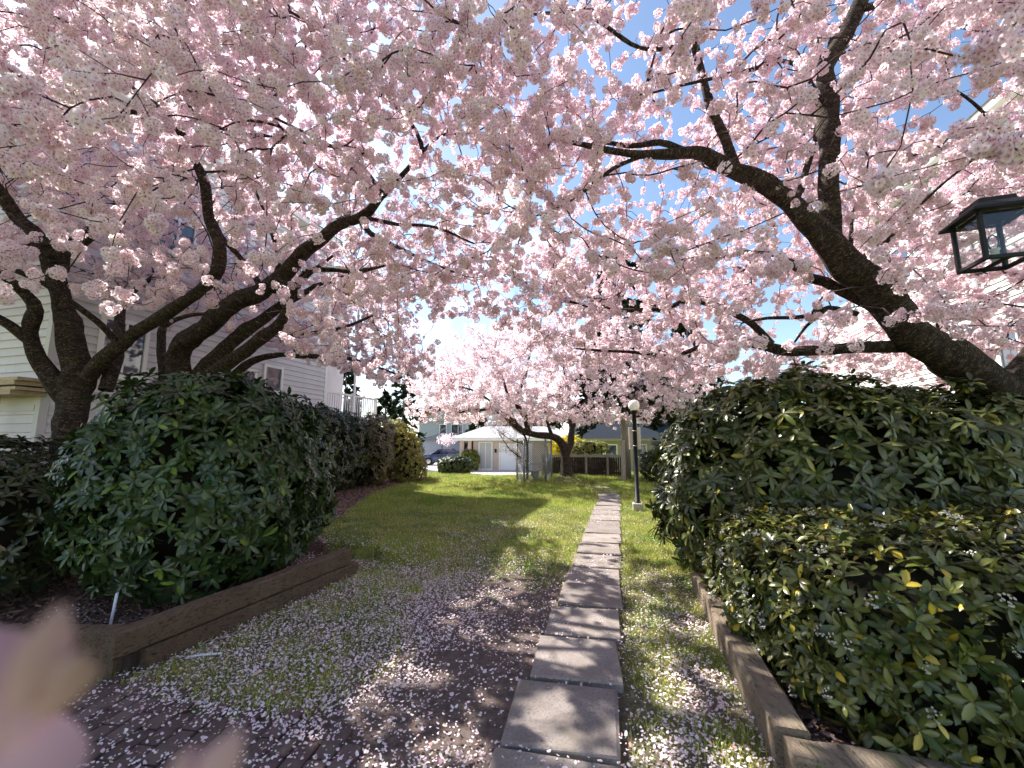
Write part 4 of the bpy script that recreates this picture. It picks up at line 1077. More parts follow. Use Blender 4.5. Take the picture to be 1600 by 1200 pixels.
def shrub(name, label, blobs, nwh, nleaf, L, W, pal, seed, cat='shrub', group=None, m='leaf', droop=.18, open_=(55, 88), single=300, bump=.16, up=.25, stems=0, ex=2.6, leafname='leaf', jit=.35, zmin=.05, corescale=.70, young=0):
    r = np.random.default_rng(seed)
    c0 = np.array(blobs[0][:3])
    root = empty(name, (float(np.mean([b[0] for b in blobs])), float(np.mean([b[1] for b in blobs])), 0), label, cat, group)
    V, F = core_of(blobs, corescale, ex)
    part('dark_filler', V, F, M['core'], root, smooth=True)  # plain dark blob added behind the leaves, standing in for shaded depth
    PT, NM = blob_surface(blobs, nwh, r, bump, zmin, seed * 1.3, ex)
    # leave out what faces away from the garden at the back
    ax = nrm(NM + np.array([0, 0, up]) + r.normal(0, jit, NM.shape))
    tone = r.random(len(PT))
    CL, DV, NV, LL, WW, CO = [], [], [], [], [], []
    pal = [np.array(c, float) for c in pal]
    for i in range(len(PT)):
        k = r.integers(nleaf[0], nleaf[1] + 1)
        u = nrm(np.cross(ax[i], [.3, .5, .81])); v = np.cross(ax[i], u); a0 = r.uniform(0, 6.28); sz = r.uniform(.75, 1.15)
        a = a0 + np.arange(k) * 2.39996 + r.normal(0, .12, k); e = np.radians(r.uniform(*open_, k))
        d = ax[i] * np.cos(e)[:, None] + (u * np.cos(a)[:, None] + v * np.sin(a)[:, None]) * np.sin(e)[:, None]
        nn = ax[i] * np.sin(e)[:, None] - (u * np.cos(a)[:, None] + v * np.sin(a)[:, None]) * np.cos(e)[:, None]
        CL.append(PT[i] + ax[i] * (np.arange(k) * .003)[:, None] - ax[i] * L * .15); DV.append(d); NV.append(nn)
        LL.append(L * sz * r.uniform(.72, 1.1, k)); WW.append(W * sz * r.uniform(.8, 1.15, k))
        base = pal[0] * (1 - tone[i]) + pal[1] * tone[i]
        cc = base * r.uniform(.75, 1.3, (k, 1)) + r.normal(0, .004, (k, 3))
        y = r.random(k) < (young or .02)
        cc[y] = pal[2] * r.uniform(.6, 1.2, (y.sum(), 1))
        CO.append(cc)
    CL, DV, NV, LL, WW, CO = map(np.concatenate, (CL, DV, NV, LL, WW, CO))
    CO = np.clip(CO, .004, .6)
    keep = np.ones(len(CL), bool)
    if single:
        qx, qy, zc = project(CL)
        toward = -(NV * nrm(CL - np.array([0, 0, CAMH]))).sum(1)
        out = -(nrm(CL - np.array([root.location.x, root.location.y, np.mean([b[2] for b in blobs])])) * nrm(CL - np.array([0, 0, CAMH]))).sum(1)
        infr = (qx > 0) & (qx < 1600) & (qy > 0) & (qy < 1200)
        vis = np.where(infr & (out > .05), LL * np.clip(toward, .1, 1) / zc, 0)
        vm = [leaf_mesh(leafname, W, L, droop, c, M[m]) for c in (pal[0], pal[0] * .5 + pal[1] * .5, pal[1], pal[1] * 1.2, pal[0] * 1.3, pal[2] * .8)]
        wts = [.26, .26, .22, .12, .10, .04]
        for i in np.argsort(-vis)[:single]:
            if vis[i] <= 0: break
            keep[i] = False
            D = nrm(DV[i]); X = nrm(np.cross(D, NV[i])); N = np.cross(X, D)
            Mx = Matrix(((X[0], D[0], N[0], CL[i][0]), (X[1], D[1], N[1], CL[i][1]), (X[2], D[2], N[2], CL[i][2]), (0, 0, 0, 1)))
            s = LL[i] / L
            inst(leafname, vm[r.choice(6, p=wts)], root, Mx @ Matrix.Diagonal((s * 1.0, s, s, 1)))
    V, F, C = leaf_cloud(CL[keep], DV[keep], NV[keep], LL[keep], WW[keep], droop, CO[keep])
    part('foliage', V, F, M[m], root, smooth=True, col=C, kind='stuff')
    if stems:
        for k in range(stems):
            b = blobs[k % len(blobs)]
            a = r.uniform(0, 6.28); q = np.array([b[0] + math.cos(a) * b[3] * .5, b[1] + math.sin(a) * b[4] * .5, 0.0])
            w = np.array([b[0] + math.cos(a) * b[3] * .75, b[1] + math.sin(a) * b[4] * .75, max(.4, b[2])])
            V, F = ctube(catmull([q, (q + w) / 2 + r.normal(0, .05, 3), w], .15), r.uniform(.012, .022), 6)
            part('stem', V, F, M['twig'], root, smooth=True)
    return root

shrub('laurel_shrub', 'big dark green whorled leaf shrub in the left raised bed', [(-3.30, 4.55, 1.12, 1.04, .95, 1.15), (-3.10, 5.25, 1.06, .76, .85, 1.02), (-3.75, 5.2, 1.12, .85, .9, 1.08)],
      3400, (6, 10), .125, .042, [(.018, .034, .011), (.048, .074, .022), (.13, .19, .03)], 11, stems=5, young=.035, zmin=.16)
shrub('mahonia_shrub', 'lower loose shrub with brownish stems at the left edge behind the timber', [(-5.25, 4.30, .66, .70, .75, .68), (-6.2, 5.0, .80, .9, .9, .80)],
      1100, (5, 8), .115, .042, [(.022, .034, .014), (.060, .062, .024), (.22, .12, .03)], 12, stems=8, single=120, zmin=.15)
shrub('rhododendron', 'large rounded rhododendron with broad olive leaves under the leaning cherry trunk', [(3.35, 4.95, 1.15, 1.35, 1.0, 1.22), (2.68, 5.2, .95, .82, .9, .95), (4.6, 4.6, 1.05, 1.2, 1.0, 1.10), (3.5, 4.4, 1.0, 1.2, .75, 1.05)],
      3600, (6, 10), .150, .050, [(.034, .046, .014), (.096, .108, .028), (.26, .24, .04)], 13, stems=4, open_=(60, 100), droop=.22, young=.03, up=.45)
sk = shrub('skimmia_hedge', 'low clipped hedge with yellowing leaves and small white flower clusters on the near right', [(2.53, 2.76, .50, .95, .84, .52), (3.6, 2.65, .52, .95, .95, .53), (2.32, 3.50, .48, .58, .66, .49), (4.4, 2.8, .53, .8, 1.0, .53)],
      6400, (4, 7), .080, .033, [(.036, .050, .012), (.115, .118, .026), (.42, .31, .035)], 14, open_=(35, 85), up=.5, stems=8, bump=.06, young=.04, jit=.45, zmin=.03, ex=4.5, corescale=.78)
# its white flower clusters
r = np.random.default_rng(5); V, F = [], []
for k in range(16):
    d = nrm(r.normal(0, 1, 3)); d[2] = abs(d[2]) * .6; c = d * .020; s = .0042; i = len(V)
    V += [c + np.array(q) * s for q in ((1, 0, 0), (-1, 0, 0), (0, 1, 0), (0, -1, 0), (0, 0, 1), (0, 0, -1))]
    F += [(i + a, i + b, i + e) for a, b, e in ((0, 2, 4), (2, 1, 4), (1, 3, 4), (3, 0, 4), (2, 0, 5), (1, 2, 5), (3, 1, 5), (0, 3, 5))]
cl_me = mesh('flower_cluster', V, F, M['petal_ground'], True, col=np.tile([.70, .66, .60], (len(V), 1)) * r.uniform(.7, 1.1, (len(V), 1)))
blobs = [(2.53, 2.76, .50, .95, .84, .52), (3.6, 2.65, .52, .95, .95, .53), (2.32, 3.50, .48, .58, .66, .49)]
PT, NM = blob_surface(blobs, 2600, r, .06, .15, 14 * 1.3, 4.5)
qx, qy, zc = project(PT + NM * .05)
ok = (qx > 1090) & (qx < 1600) & (qy < 1190) & ((NM * nrm(PT - np.array([0, 0, CAMH]))).sum(1) < -.15)
PT, NM = PT[ok], NM[ok]
for i in r.permutation(len(PT))[:75]:
    inst('flower_cluster', cl_me, sk, Matrix.Translation(Vector(PT[i] + NM[i] * .055)) @ Vector((0, 0, 1)).rotation_difference(Vector(nrm(NM[i] + [0, 0, .6]))).to_matrix().to_4x4() @ Matrix.Scale(r.uniform(1.0, 1.7), 4))

# shrubs and hedges farther away
HG = 'hedge shrubs along the grey house'
shrub('camellia_hedge', 'dark green hedge shrub below the white balcony beside the mulch bed', [(-5.75, 12.4, 1.30, .85, 1.25, 1.32), (-5.55, 13.9, 1.25, .80, .9, 1.28)], 900, (5, 8), .14, .055, [(.020, .034, .013), (.055, .060, .024), (.16, .07, .05)], 15, group=HG, single=0, bump=.10, young=.06, stems=3)
shrub('pieris_shrub', 'brownish green hedge shrub in the middle of the row beyond the balcony', [(-5.05, 15.2, 1.25, .75, .85, 1.27)], 520, (5, 8), .15, .05, [(.05, .048, .020), (.11, .09, .035), (.22, .12, .07)], 16, group=HG, single=0, bump=.14, young=.12, stems=2)
shrub('privet_shrub', 'sunlit yellow green hedge shrub at the far end of the row', [(-4.85, 17.1, 1.20, .85, .95, 1.22), (-4.55, 17.9, .95, .75, .8, .98)], 760, (5, 8), .14, .05, [(.11, .11, .03), (.26, .23, .06), (.42, .36, .08)], 17, group=HG, single=0, bump=.14, young=.10, m='leaf_soft', stems=3)
shrub('spirea_bush', 'small pale yellow green bush on the mulch in front of the hedge row', [(-3.9, 16.4, .58, .58, .5, .62)], 330, (5, 8), .09, .035, [(.18, .17, .05), (.32, .29, .09), (.42, .38, .12)], 18, cat='bush', single=0, bump=.2, m='leaf_soft', stems=3)
shrub('box_hedge', 'low dark clipped box hedge at the end of the lawn beside the paving', [(-2.75, 20.6, .38, .88, .5, .47)], 560, (4, 6), .10, .05, [(.022, .040, .012), (.06, .085, .02), (.24, .24, .05)], 19, cat='hedge', single=0, bump=.06, young=.06)
shrub('box_hedge', 'bright green low hedge behind the carport post', [(-3.1, 30.6, .15, .75, .5, .85)], 300, (4, 6), .14, .07, [(.10, .12, .02), (.18, .19, .04), (.3, .3, .06)], 20, cat='hedge', single=0, bump=.08, m='leaf_soft', zmin=-.5)
shrub('clipped_shrub', 'sunlit flat topped pale green shrub overhanging the dark fence', [(3.75, 20.1, 1.28, .85, .5, .30), (3.15, 20.0, 1.05, .4, .45, .42)], 420, (4, 6), .11, .05, [(.18, .20, .06), (.34, .34, .13), (.45, .43, .18)], 21, single=0, bump=.10, m='leaf_soft', stems=4)
shrub('dark_backing_hedge', 'dark hedge added behind the picket fence to darken its gaps', [(3.1, 19.55, .45, 1.75, .38, .5)], 420, (5, 8), .13, .05, [(.018, .028, .012), (.04, .05, .02), (.10, .12, .03)], 26, cat='hedge', single=0, bump=.08)  # added so that the fence gaps look dark
shrub('forsythia_bush', 'bright yellow flowering bush behind the trunk of the far cherry tree', [(2.72, 20.6, 1.12, .90, .6, .72)], 620, (4, 6), .10, .05, [(.80, .48, .015), (.88, .60, .03), (.45, .3, .02)], 22, cat='bush', single=0, bump=.22, m='leaf_soft', stems=4, corescale=.6)
shrub('dark_shrub', 'dark evergreen shrub beside the brown trunk behind the lamp post', [(5.9, 16.2, .62, .95, .6, .68), (6.6, 15.3, .7, .9, .7, .75)], 480, (5, 8), .13, .05, [(.018, .030, .012), (.045, .06, .02), (.12, .16, .03)], 23, single=0, bump=.15)
shrub('bamboo_shrub', 'light green feathery shrub rising behind the left end of the rhododendron', [(3.75, 8.2, 1.05, .75, .7, 1.10), (4.5, 7.8, 1.1, .9, .8, 1.2)], 520, (5, 8), .13, .03, [(.05, .08, .02), (.12, .16, .04), (.2, .24, .05)], 24, single=0, bump=.22, m='leaf_soft', stems=5)
shrub('barberry_shrub', 'low brown twiggy shrub under the grey house at the left edge', [(-6.2, 5.9, .55, .9, .5, .58)], 300, (4, 7), .06, .028, [(.10, .065, .04), (.07, .06, .03), (.2, .1, .04)], 25, single=0, bump=.25, stems=6)

# ------------------------------------------------------------------ houses
UPV = np.array([0, 0, 1.0])
def siding(root, a, b, z0, z1, m, exposure=.145, name='siding_board', nout=None):
    """overlapping boards on the wall from a to b; the outside lies to the right of a->b seen from above unless nout is given"""
    a = np.array([a[0], a[1], 0.]); b = np.array([b[0], b[1], 0.]); L = np.linalg.norm(b - a); u = (b - a) / L
    n = np.array([u[1], -u[0], 0.]) if nout is None else np.array(nout, float)
    prof = [(0, 0), (.032, .002), (.029, .014), (.004, exposure + .004), (0, exposure + .004)]
    V, F = [], []
    for t in (0, L):
        for o, z in prof: V.append(u * t + n * o + UPV * z)
    for i in range(5): F.append((i, (i + 1) % 5, 5 + (i + 1) % 5, 5 + i))
    F += [tuple(range(5))[::-1], tuple(range(5, 10))]
    me = mesh(name, V, F, m)
    k = 0
    while z0 + k * exposure < z1 - .05:
        inst(name, me, root, Matrix.Translation(Vector(a + UPV * (z0 + k * exposure)))); k += 1
    return u, n

def window(root, o, u, n, w, h, glass='winglass', blind=None, frame='white', fw=.07, mull=0, sillx=.05):
    """a window with frame, pane and sill, lower left corner at o"""
    o = np.asarray(o, float) + n * .026
    V, F = join(obox(o, u, n, UPV, (-fw, 0), (0, .05), (-fw, h + fw)), obox(o, u, n, UPV, (w, w + fw), (0, .05), (-fw, h + fw)),
                obox(o, u, n, UPV, (0.001, w - .001), (0, .047), (-fw, 0)), obox(o, u, n, UPV, (0.001, w - .001), (0, .047), (h, h + fw)),
                *[obox(o, u, n, UPV, (w * (q + 1) / (mull + 1) - .02, w * (q + 1) / (mull + 1) + .02), (0, .042), (.001, h - .001)) for q in range(mull)])
    f = part('window', V, F, M[frame], root)
    V, F = obox(o, u, n, UPV, (0.001, w - .001), (.004, .016), (0.001, h - .001)); part('pane', V, F, M[glass], f)
    V, F = obox(o, u, n, UPV, (-fw - sillx, w + fw + sillx), (.0, .09), (-fw - .045, -fw - .002)); part('sill', V, F, M[frame], f)
    return f

# --- grey house on the left
hl = empty('grey_house', (-8, 10, 0), 'pale lavender grey house with horizontal siding behind the left cherry trees', 'house')
A0, A1 = np.array([-7.72, 6.80]), np.array([-6.02, 13.30])
u_, n_ = nrm(A1 - A0), None
EAVE = 8.0
nl_ = np.array([u_[1], -u_[0], 0.])                               # faces the lawn
A0b = A0 - np.array([nl_[0], nl_[1]]) * 7.0                       # the end wall runs left from the corner
A1b = A1 - np.array([nl_[0], nl_[1]]) * 7.0
V = [(*A0, -.1), (*A1, -.1), (*A1b, -.1), (*A0b, -.1), (*A0, EAVE), (*A1, EAVE), (*A1b, EAVE), (*A0b, EAVE)]
part('wall', V, [(3, 2, 1, 0), (4, 5, 6, 7), (0, 1, 5, 4), (1, 2, 6, 5), (2, 3, 7, 6), (3, 0, 4, 7)], M['vinyl'], hl)
u3 = np.array([u_[0], u_[1], 0.])
siding(hl, A0 + u_ * .09, A1 - u_ * .08, .25, EAVE - .05, M['vinyl'], nout=nl_)
siding(hl, A0b, A0 - np.array([nl_[0], nl_[1]]) * .09, .25, EAVE - .05, M['vinyl'], nout=-u3)
A03, A13 = np.array([*A0, 0.]), np.array([*A1, 0.])
V, F = obox(A03, u3, nl_, UPV, (-.03, .085), (-.085, .03), (-.05, EAVE - .02)); part('corner_board', V, F, M['vinyl_white'], hl)
V, F = obox(A13, u3, nl_, UPV, (-.08, .03), (-.05, .034), (-.05, EAVE - .02)); part('corner_board', V, F, M['white'], hl)
V, F = obox(A03, u3, nl_, UPV, (.09, 6.6), (.0, .036), (2.05, 2.14)); part('belt_board', V, F, M['vinyl_white'], hl)
V, F = obox(A03, nl_, u3, UPV, (-7, -.09), (-.036, 0), (2.05, 2.14)); part('belt_board', V, F, M['vinyl_white'], hl)
def on_wall(px, py, A, u):             # distance along a wall where the pixel column meets it, and its height
    d = ray(px, py); den = d[0] * u[1] - d[1] * u[0]
    t = (A[0] * u[1] - A[1] * u[0]) / den
    p = np.array([0, 0, CAMH]) + d * t
    return (p[0] - A[0]) * u[0] + (p[1] - A[1]) * u[1], p[2]
for (px0, px1, py0, py1, mull) in ((157, 222, 585, 505, 1), (412, 436, 610, 575, 0), (372, 394, 614, 580, 0), (247, 300, 395, 345, 1), (330, 362, 480, 430, 0)):
    s0, _ = on_wall(px0, (py0 + py1) / 2, A0, u_); s1, _ = on_wall(px1, (py0 + py1) / 2, A0, u_)
    _, z0 = on_wall((px0 + px1) / 2, py0, A0, u_); _, z1 = on_wall((px0 + px1) / 2, py1, A0, u_)
    window(hl, A03 + u3 * s0 + UPV * z0, u3, nl_, s1 - s0, z1 - z0, mull=mull)
# roof with overhang, and the roof over the balcony
def slab_roof(root, corners, z, th, m, name, over_m=None):
    c = [np.array([q[0], q[1], z]) for q in corners]
    V = c + [q + UPV * th for q in c]
    return part(name, V, [(3, 2, 1, 0), (4, 5, 6, 7), (0, 1, 5, 4), (1, 2, 6, 5), (2, 3, 7, 6), (3, 0, 4, 7)], m, root)
n2 = np.array([nl_[0], nl_[1]])
slab_roof(hl, [A0 + n2 * .35 - u_ * .35, A1 + n2 * .35 + u_ * .0, A1b, A0b - u_ * .35], EAVE, .16, M['white'], 'eave')
rc = [A0 + n2 * .40 - u_ * .40, A1 + n2 * .40, A1b, A0b - u_ * .40]
mid0, mid1 = A0 - n2 * 3.4 + u_ * 2.6, A1 - n2 * 3.4
V = [(*rc[0], EAVE + .163), (*rc[1], EAVE + .163), (*rc[2], EAVE + .163), (*rc[3], EAVE + .163), (*mid0, EAVE + 1.5), (*mid1, EAVE + 1.5)]
part('roof', V, [(0, 1, 5, 4), (2, 3, 4, 5), (3, 0, 4), (1, 2, 5), (3, 2, 1, 0)], M['shingle'], hl)
# recessed balcony beyond the corner
B1 = A1 + u_ * 3.0
Bin0, Bin1 = A1 - n2 * 1.6, B1 - n2 * 1.6
V = [(*(A1 + u_ * .034), -.1), (*B1, -.1), (*Bin1, -.1), (*(Bin0 + u_ * .034), -.1), (*(A1 + u_ * .034), 2.2), (*B1, 2.2), (*Bin1, 2.2), (*(Bin0 + u_ * .034), 2.2)]
part('balcony_base', V, [(3, 2, 1, 0), (4, 5, 6, 7), (0, 1, 5, 4), (1, 2, 6, 5), (2, 3, 7, 6), (3, 0, 4, 7)], M['vinyl'], hl)
slab_roof(hl, [A1 + n2 * .75 + u_ * .04, B1 + n2 * .95 + u_ * .2, B1 - n2 * 4 + u_ * .2, A1 - n2 * 4 + u_ * .04], 7.2, .2, M['soffit'], 'balcony_roof')
slab_roof(hl, [Bin0 + u_ * .035, B1 - n2 * 1.6, B1 - n2 * 4, A1 - n2 * 4 + u_ * .035], 2.203, 4.99, M['vinyl'], 'balcony_wall')
A1r = np.array([*(A1 + u_ * .06 - n2 * .05), 0.])
rl = part('railing', *join(obox(A1r, u3, nl_, UPV, (0, 2.9), (-.03, .03), (3.14, 3.20)), obox(A1r, u3, nl_, UPV, (0, 2.9), (-.02, .02), (2.28, 2.33)),
                           *[obox(A1r, u3, nl_, UPV, (t, t + .08), (-.045, .045), (2.2, 3.26)) for t in (0, 1.42, 2.86)]), M['white'], hl)
V, F = obox((0, 0, 0), u3, nl_, UPV, (-.016, .016), (-.012, .012), (2.331, 3.139))
bal_me = mesh('baluster', V, F, M['white'])
for k in range(24):
    if k == 11 or k == 12: continue
    inst('baluster', bal_me, rl, Matrix.Translation(Vector(A1r + u3 * (.16 + k * .115))))
V, F = obox(A1r, u3, nl_, UPV, (2.87, 2.93), (-1.0, -.94), (2.2, 7.19)); part('balcony_post', V, F, M['white'], hl)
# little wooden porch roof against the end wall
pr = empty('porch_roof', (-7.9, 6.3, 0), 'stepped tan wooden porch roof corner at the far left edge', 'porch')
pc_ = P(26, 598, 6.3); nl3 = np.array([nl_[0], nl_[1], 0])
for k, (w, d, z0, z1) in enumerate(((.0, .5, .05, .10), (.06, .46, -.02, .048), (.02, .5, -.10, -.05), (.12, .4, -.17, -.102))):
    V, F = obox(pc_, -nl3, u3, UPV, (w, 2.6), (0, d), (z0, z1)); part('board', V, F, M['oldwood'], pr)
V, F = obox(pc_, -nl3, u3, UPV, (.75, .87), (.08, .2), (-pc_[2], -.172)); part('post', V, F, M['oldwood'], pr)
V, F = obox(pc_, -nl3, u3, UPV, (2.3, 2.42), (.08, .2), (-pc_[2], -.172)); part('post', V, F, M['oldwood'], pr)

# --- white house on the right
hr = empty('white_house', (13, 12, 0), 'tall sunlit white house with horizontal siding behind the right cherry tree', 'house')
C0, C1 = np.array([10.6, 6.4]), np.array([12.72, 14.6])
uu = nrm(C1 - C0); nr_ = np.array([-uu[1], uu[0], 0.]); n2r = nr_[:2]; uu3 = np.array([*uu, 0.])
C0b, C1b = C0 - n2r * 7, C1 - n2r * 7; ER = 8.9
V = [(*C0, -.1), (*C1, -.1), (*C1b, -.1), (*C0b, -.1), (*C0, ER), (*C1, ER), (*C1b, ER), (*C0b, ER)]
part('wall', V, [(0, 1, 2, 3), (7, 6, 5, 4), (4, 5, 1, 0), (5, 6, 2, 1), (6, 7, 3, 2), (7, 4, 0, 3)], M['vinyl_white'], hr)
siding(hr, C0, C1 - uu * .08, .3, ER - .05, M['vinyl_white'], nout=nr_)
siding(hr, C0b, C0 - n2r * .02, .3, ER - .05, M['vinyl_white'], nout=-uu3)
C03, C13 = np.array([*C0, 0.]), np.array([*C1, 0.])
V, F = obox(C13, uu3, nr_, UPV, (-.08, .03), (-.05, .034), (-.05, ER - .02)); part('corner_board', V, F, M['white'], hr)
for (px0, px1, py0, py1, mull) in ((1500, 1532, 580, 515, 0), (1566, 1630, 575, 500, 1), (1398, 1425, 440, 385, 0)):
    s0, _ = on_wall(px1, (py0 + py1) / 2, C0, uu); s1, _ = on_wall(px0, (py0 + py1) / 2, C0, uu)
    _, z0 = on_wall((px0 + px1) / 2, py0, C0, uu); _, z1 = on_wall((px0 + px1) / 2, py1, C0, uu)
    window(hr, C03 + uu3 * s0 + UPV * z0, uu3, nr_, s1 - s0, z1 - z0, mull=mull, fw=.12)
s_, _ = on_wall(1546, 550, C0, uu)
V, F = ctube([C03 + uu3 * s_ + nr_ * .07 + UPV * .1, C03 + uu3 * s_ + nr_ * .07 + UPV * (ER - .1)], .05, 8); part('downpipe', V, F, M['white'], hr, smooth=True)
slab_roof(hr, [C0 + n2r * .45 - uu * .3, C1 + n2r * .45 + uu * .3, C1b + uu * .3, C0b - uu * .3], ER, .18, M['white'], 'eave')
V = [(*(C0 + n2r * .5 - uu * .35), ER + .183), (*(C1 + n2r * .5 + uu * .35), ER + .183), (*(C1b + uu * .35), ER + .183), (*(C0b - uu * .35), ER + .183), (*(C0 - n2r * 3.4 + uu * 2), ER + 1.7), (*(C1 - n2r * 3.4 - uu * 2), ER + 1.7)]
part('roof', V, [(0, 4, 5, 1), (1, 5, 2), (2, 5, 4, 3), (3, 4, 0), (0, 1, 2, 3)], M['shingle'], hr)
# upper balcony beyond the corner
D1 = C1 + uu * 3.4
zb = 5.85
V = [(*(C1 + uu * .034), -.1), (*D1, -.1), (*(D1 - n2r * 3), -.1), (*(C1 + uu * .034 - n2r * 3), -.1), (*(C1 + uu * .034), zb), (*D1, zb), (*(D1 - n2r * 3), zb), (*(C1 + uu * .034 - n2r * 3), zb)]
part('balcony_base', V, [(0, 1, 2, 3), (7, 6, 5, 4), (4, 5, 1, 0), (5, 6, 2, 1), (6, 7, 3, 2), (7, 4, 0, 3)], M['vinyl_white'], hr)
siding(hr, C1 + uu * .06, D1, .3, zb - .1, M['vinyl_white'], nout=nr_)
D0r = np.array([*(C1 + uu * .08 - n2r * .06), 0.])
rl = part('railing', *join(obox(D0r, uu3, nr_, UPV, (0, 3.25), (-.03, .03), (zb + 1.0, zb + 1.06)), obox(D0r, uu3, nr_, UPV, (0, 3.25), (-.02, .02), (zb + .08, zb + .13)),
                           *[obox(D0r, uu3, nr_, UPV, (t, t + .09), (-.045, .045), (zb, zb + 1.12)) for t in (0, 1.6, 3.2)],
                           obox(D0r + uu3 * 3.245, nr_, uu3, UPV, (-2.6, -.05), (-.03, .03), (zb + 1.0, zb + 1.06))), M['white'], hr)
V, F = obox((0, 0, 0), uu3, nr_, UPV, (-.018, .018), (-.014, .014), (zb + .131, zb + .999))
bal_me = mesh('baluster', V, F, M['white'])
for k in range(26):
    if k in (12,): continue
    inst('baluster', bal_me, rl, Matrix.Translation(Vector(D0r + uu3 * (.15 + k * .118))))
for k in range(20):
    inst('baluster', bal_me, rl, Matrix.Translation(Vector(D0r + uu3 * 3.245 - nr_ * (.15 + k * .12))))

# --- garage with carport beyond the lawn
ZG = -.52
gr_ = empty('garage', (0, 31, ZG), 'low beige garage with white double door and hipped grey roof beyond the lawn', 'garage')
gx0, gx1, gy0, gy1, gz1 = -2.85, 4.2, 31.0, 37.0, 1.62
V, F = box(gx0, gx1, gy0, gy1, ZG - .05, gz1); part('wall', V, F, M['stucco'], gr_)
U, NF = np.array([1.0, 0, 0]), np.array([0, -1.0, 0])
f = window(gr_, (-2.38, gy0, ZG + .12), U, NF, .86, 1.86, glass='blind', frame='white', mull=1, fw=.09, sillx=0)
for k in range(2):
    V, F = obox((.0, gy0, 0), U, NF, UPV, (-.85 + k * 1.13, -.85 + k * 1.13 + 1.115), (.0, .05), (ZG + .02, 1.42))
    d_ = part('door', V, F, M['doorpaint'], gr_)
    for q in range(4):
        V, F = obox((.0, gy0, 0), U, NF, UPV, (-.75 + k * 1.13, -.85 + k * 1.13 + 1.02), (.0501, .062), (ZG + .10 + q * .47, ZG + .48 + q * .47)); part('panel', V, F, M['doorpaint'], d_)
V, F = lathe([(.02, 0), (.03, .01), (.03, .04), (.01, .05)], 8); V = V[:, [0, 2, 1]] * np.array([1, -1, 1]) + np.array([.22, gy0 - .05, .55]); part('handle', V, F, M['black'], d_)
V, F = obox((0, gy0, 0), U, NF, UPV, (-.97, -.87), (0, .04), (ZG, 1.5)); part('door_frame', V, F, M['white'], gr_)
V, F = obox((0, gy0, 0), U, NF, UPV, (1.40, 1.50), (0, .04), (ZG, 1.5)); part('door_frame', V, F, M['white'], gr_)
V, F = obox((0, gy0, 0), U, NF, UPV, (-1.28, -1.14), (0, .07), (.75, 1.02)); part('wall_lamp', V, F, M['black'], gr_)
V, F = box(-3.85, -3.55, 30.9, 31.2, ZG - .05, gz1); part('carport_post', V, F, M['stucco'], gr_)
V, F = box(-3.85, -3.55, 36.6, 36.9, ZG - .05, gz1); part('carport_post', V, F, M['stucco'], gr_)
V, F = box(-4.35, 4.7, 30.35, 37.5, gz1 + .003, gz1 + .20); part('fascia', V, F, M['white'], gr_)
rx0, rx1, ry0, ry1, rz = -4.45, 4.8, 30.25, 37.6, gz1 + .203
V = [(rx0, ry0, rz), (rx1, ry0, rz), (rx1, ry1, rz), (rx0, ry1, rz), (rx0 + 2.2, 33.9, rz + .95), (rx1 - 2.2, 33.9, rz + .95)]
rf = part('roof', V, [(0, 1, 5, 4), (1, 2, 5), (2, 3, 4, 5), (3, 0, 4), (3, 2, 1, 0)], M['shingle'], gr_)

# --- house with dark roof behind the fence
hb = empty('bungalow', (7, 30, ZG), 'olive bungalow with dark blue grey roof behind the dark fence', 'house')
V, F = box(4.9, 14.5, 29.5, 36, ZG - .05, 1.60); part('wall', V, F, M['olive'], hb)
V, F = box(4.6, 14.9, 29.0, 36.4, 1.603, 1.78); part('fascia', V, F, M['greywood'], hb)
V = [(4.5, 28.9, 1.783), (15, 28.9, 1.783), (15, 36.5, 1.783), (4.5, 36.5, 1.783), (5.4, 32.5, 3.5), (14.4, 32.5, 3.5)]
part('roof', V, [(0, 1, 5, 4), (1, 2, 5), (2, 3, 4, 5), (3, 0, 4), (3, 2, 1, 0)], M['shingle_dark'], hb)
for x0 in (5.6, 6.55, 8.6, 10.2):
    window(hb, (x0, 29.5, .55), U, NF, .75, .75, mull=0)
V, F = box(9.0, 10.4, 31.2, 32.4, 2.2, 4.3); ch = part('dormer', V, F, M['white'], hb)
V, F = box(8.85, 10.55, 31.05, 32.5, 4.303, 4.42); part('dormer_roof', V, F, M['shingle_dark'], ch)

# --- houses far left
def far_house(name, label, x0, x1, y0, y1, z0, z1, ridge, wall, roof, wins, gable=True):
    e = empty(name, ((x0 + x1) / 2, y0, z0), label, 'house', 'houses beyond the garages')
    V, F = box(x0, x1, y0, y1, z0 - .05, z1); part('wall', V, F, M[wall], e)
    xm = (x0 + x1) / 2
    if gable:
        V = [(x0 - .4, y0 - .4, z1), (x1 + .4, y0 - .4, z1), (x1 + .4, y1 + .4, z1), (x0 - .4, y1 + .4, z1), (xm, y0 - .4, ridge), (xm, y1 + .4, ridge)]
        Fr = [(0, 4, 5, 3), (1, 2, 5, 4), (0, 1, 4), (2, 3, 5), (0, 3, 2, 1)]
    else:
        ym = (y0 + y1) / 2
        V = [(x0 - .4, y0 - .4, z1), (x1 + .4, y0 - .4, z1), (x1 + .4, y1 + .4, z1), (x0 - .4, y1 + .4, z1), (x0 + 1.5, ym, ridge), (x1 - 1.5, ym, ridge)]
        Fr = [(0, 1, 5, 4), (1, 2, 5), (2, 3, 4, 5), (3, 0, 4), (3, 2, 1, 0)]
    part('roof', np.array(V) + [0, 0, .003], Fr, M[roof], e)
    for (wx, wz, ww, wh) in wins: window(e, (wx, y0, wz), U, NF, ww, wh, mull=1 if ww > 1 else 0)
    return e
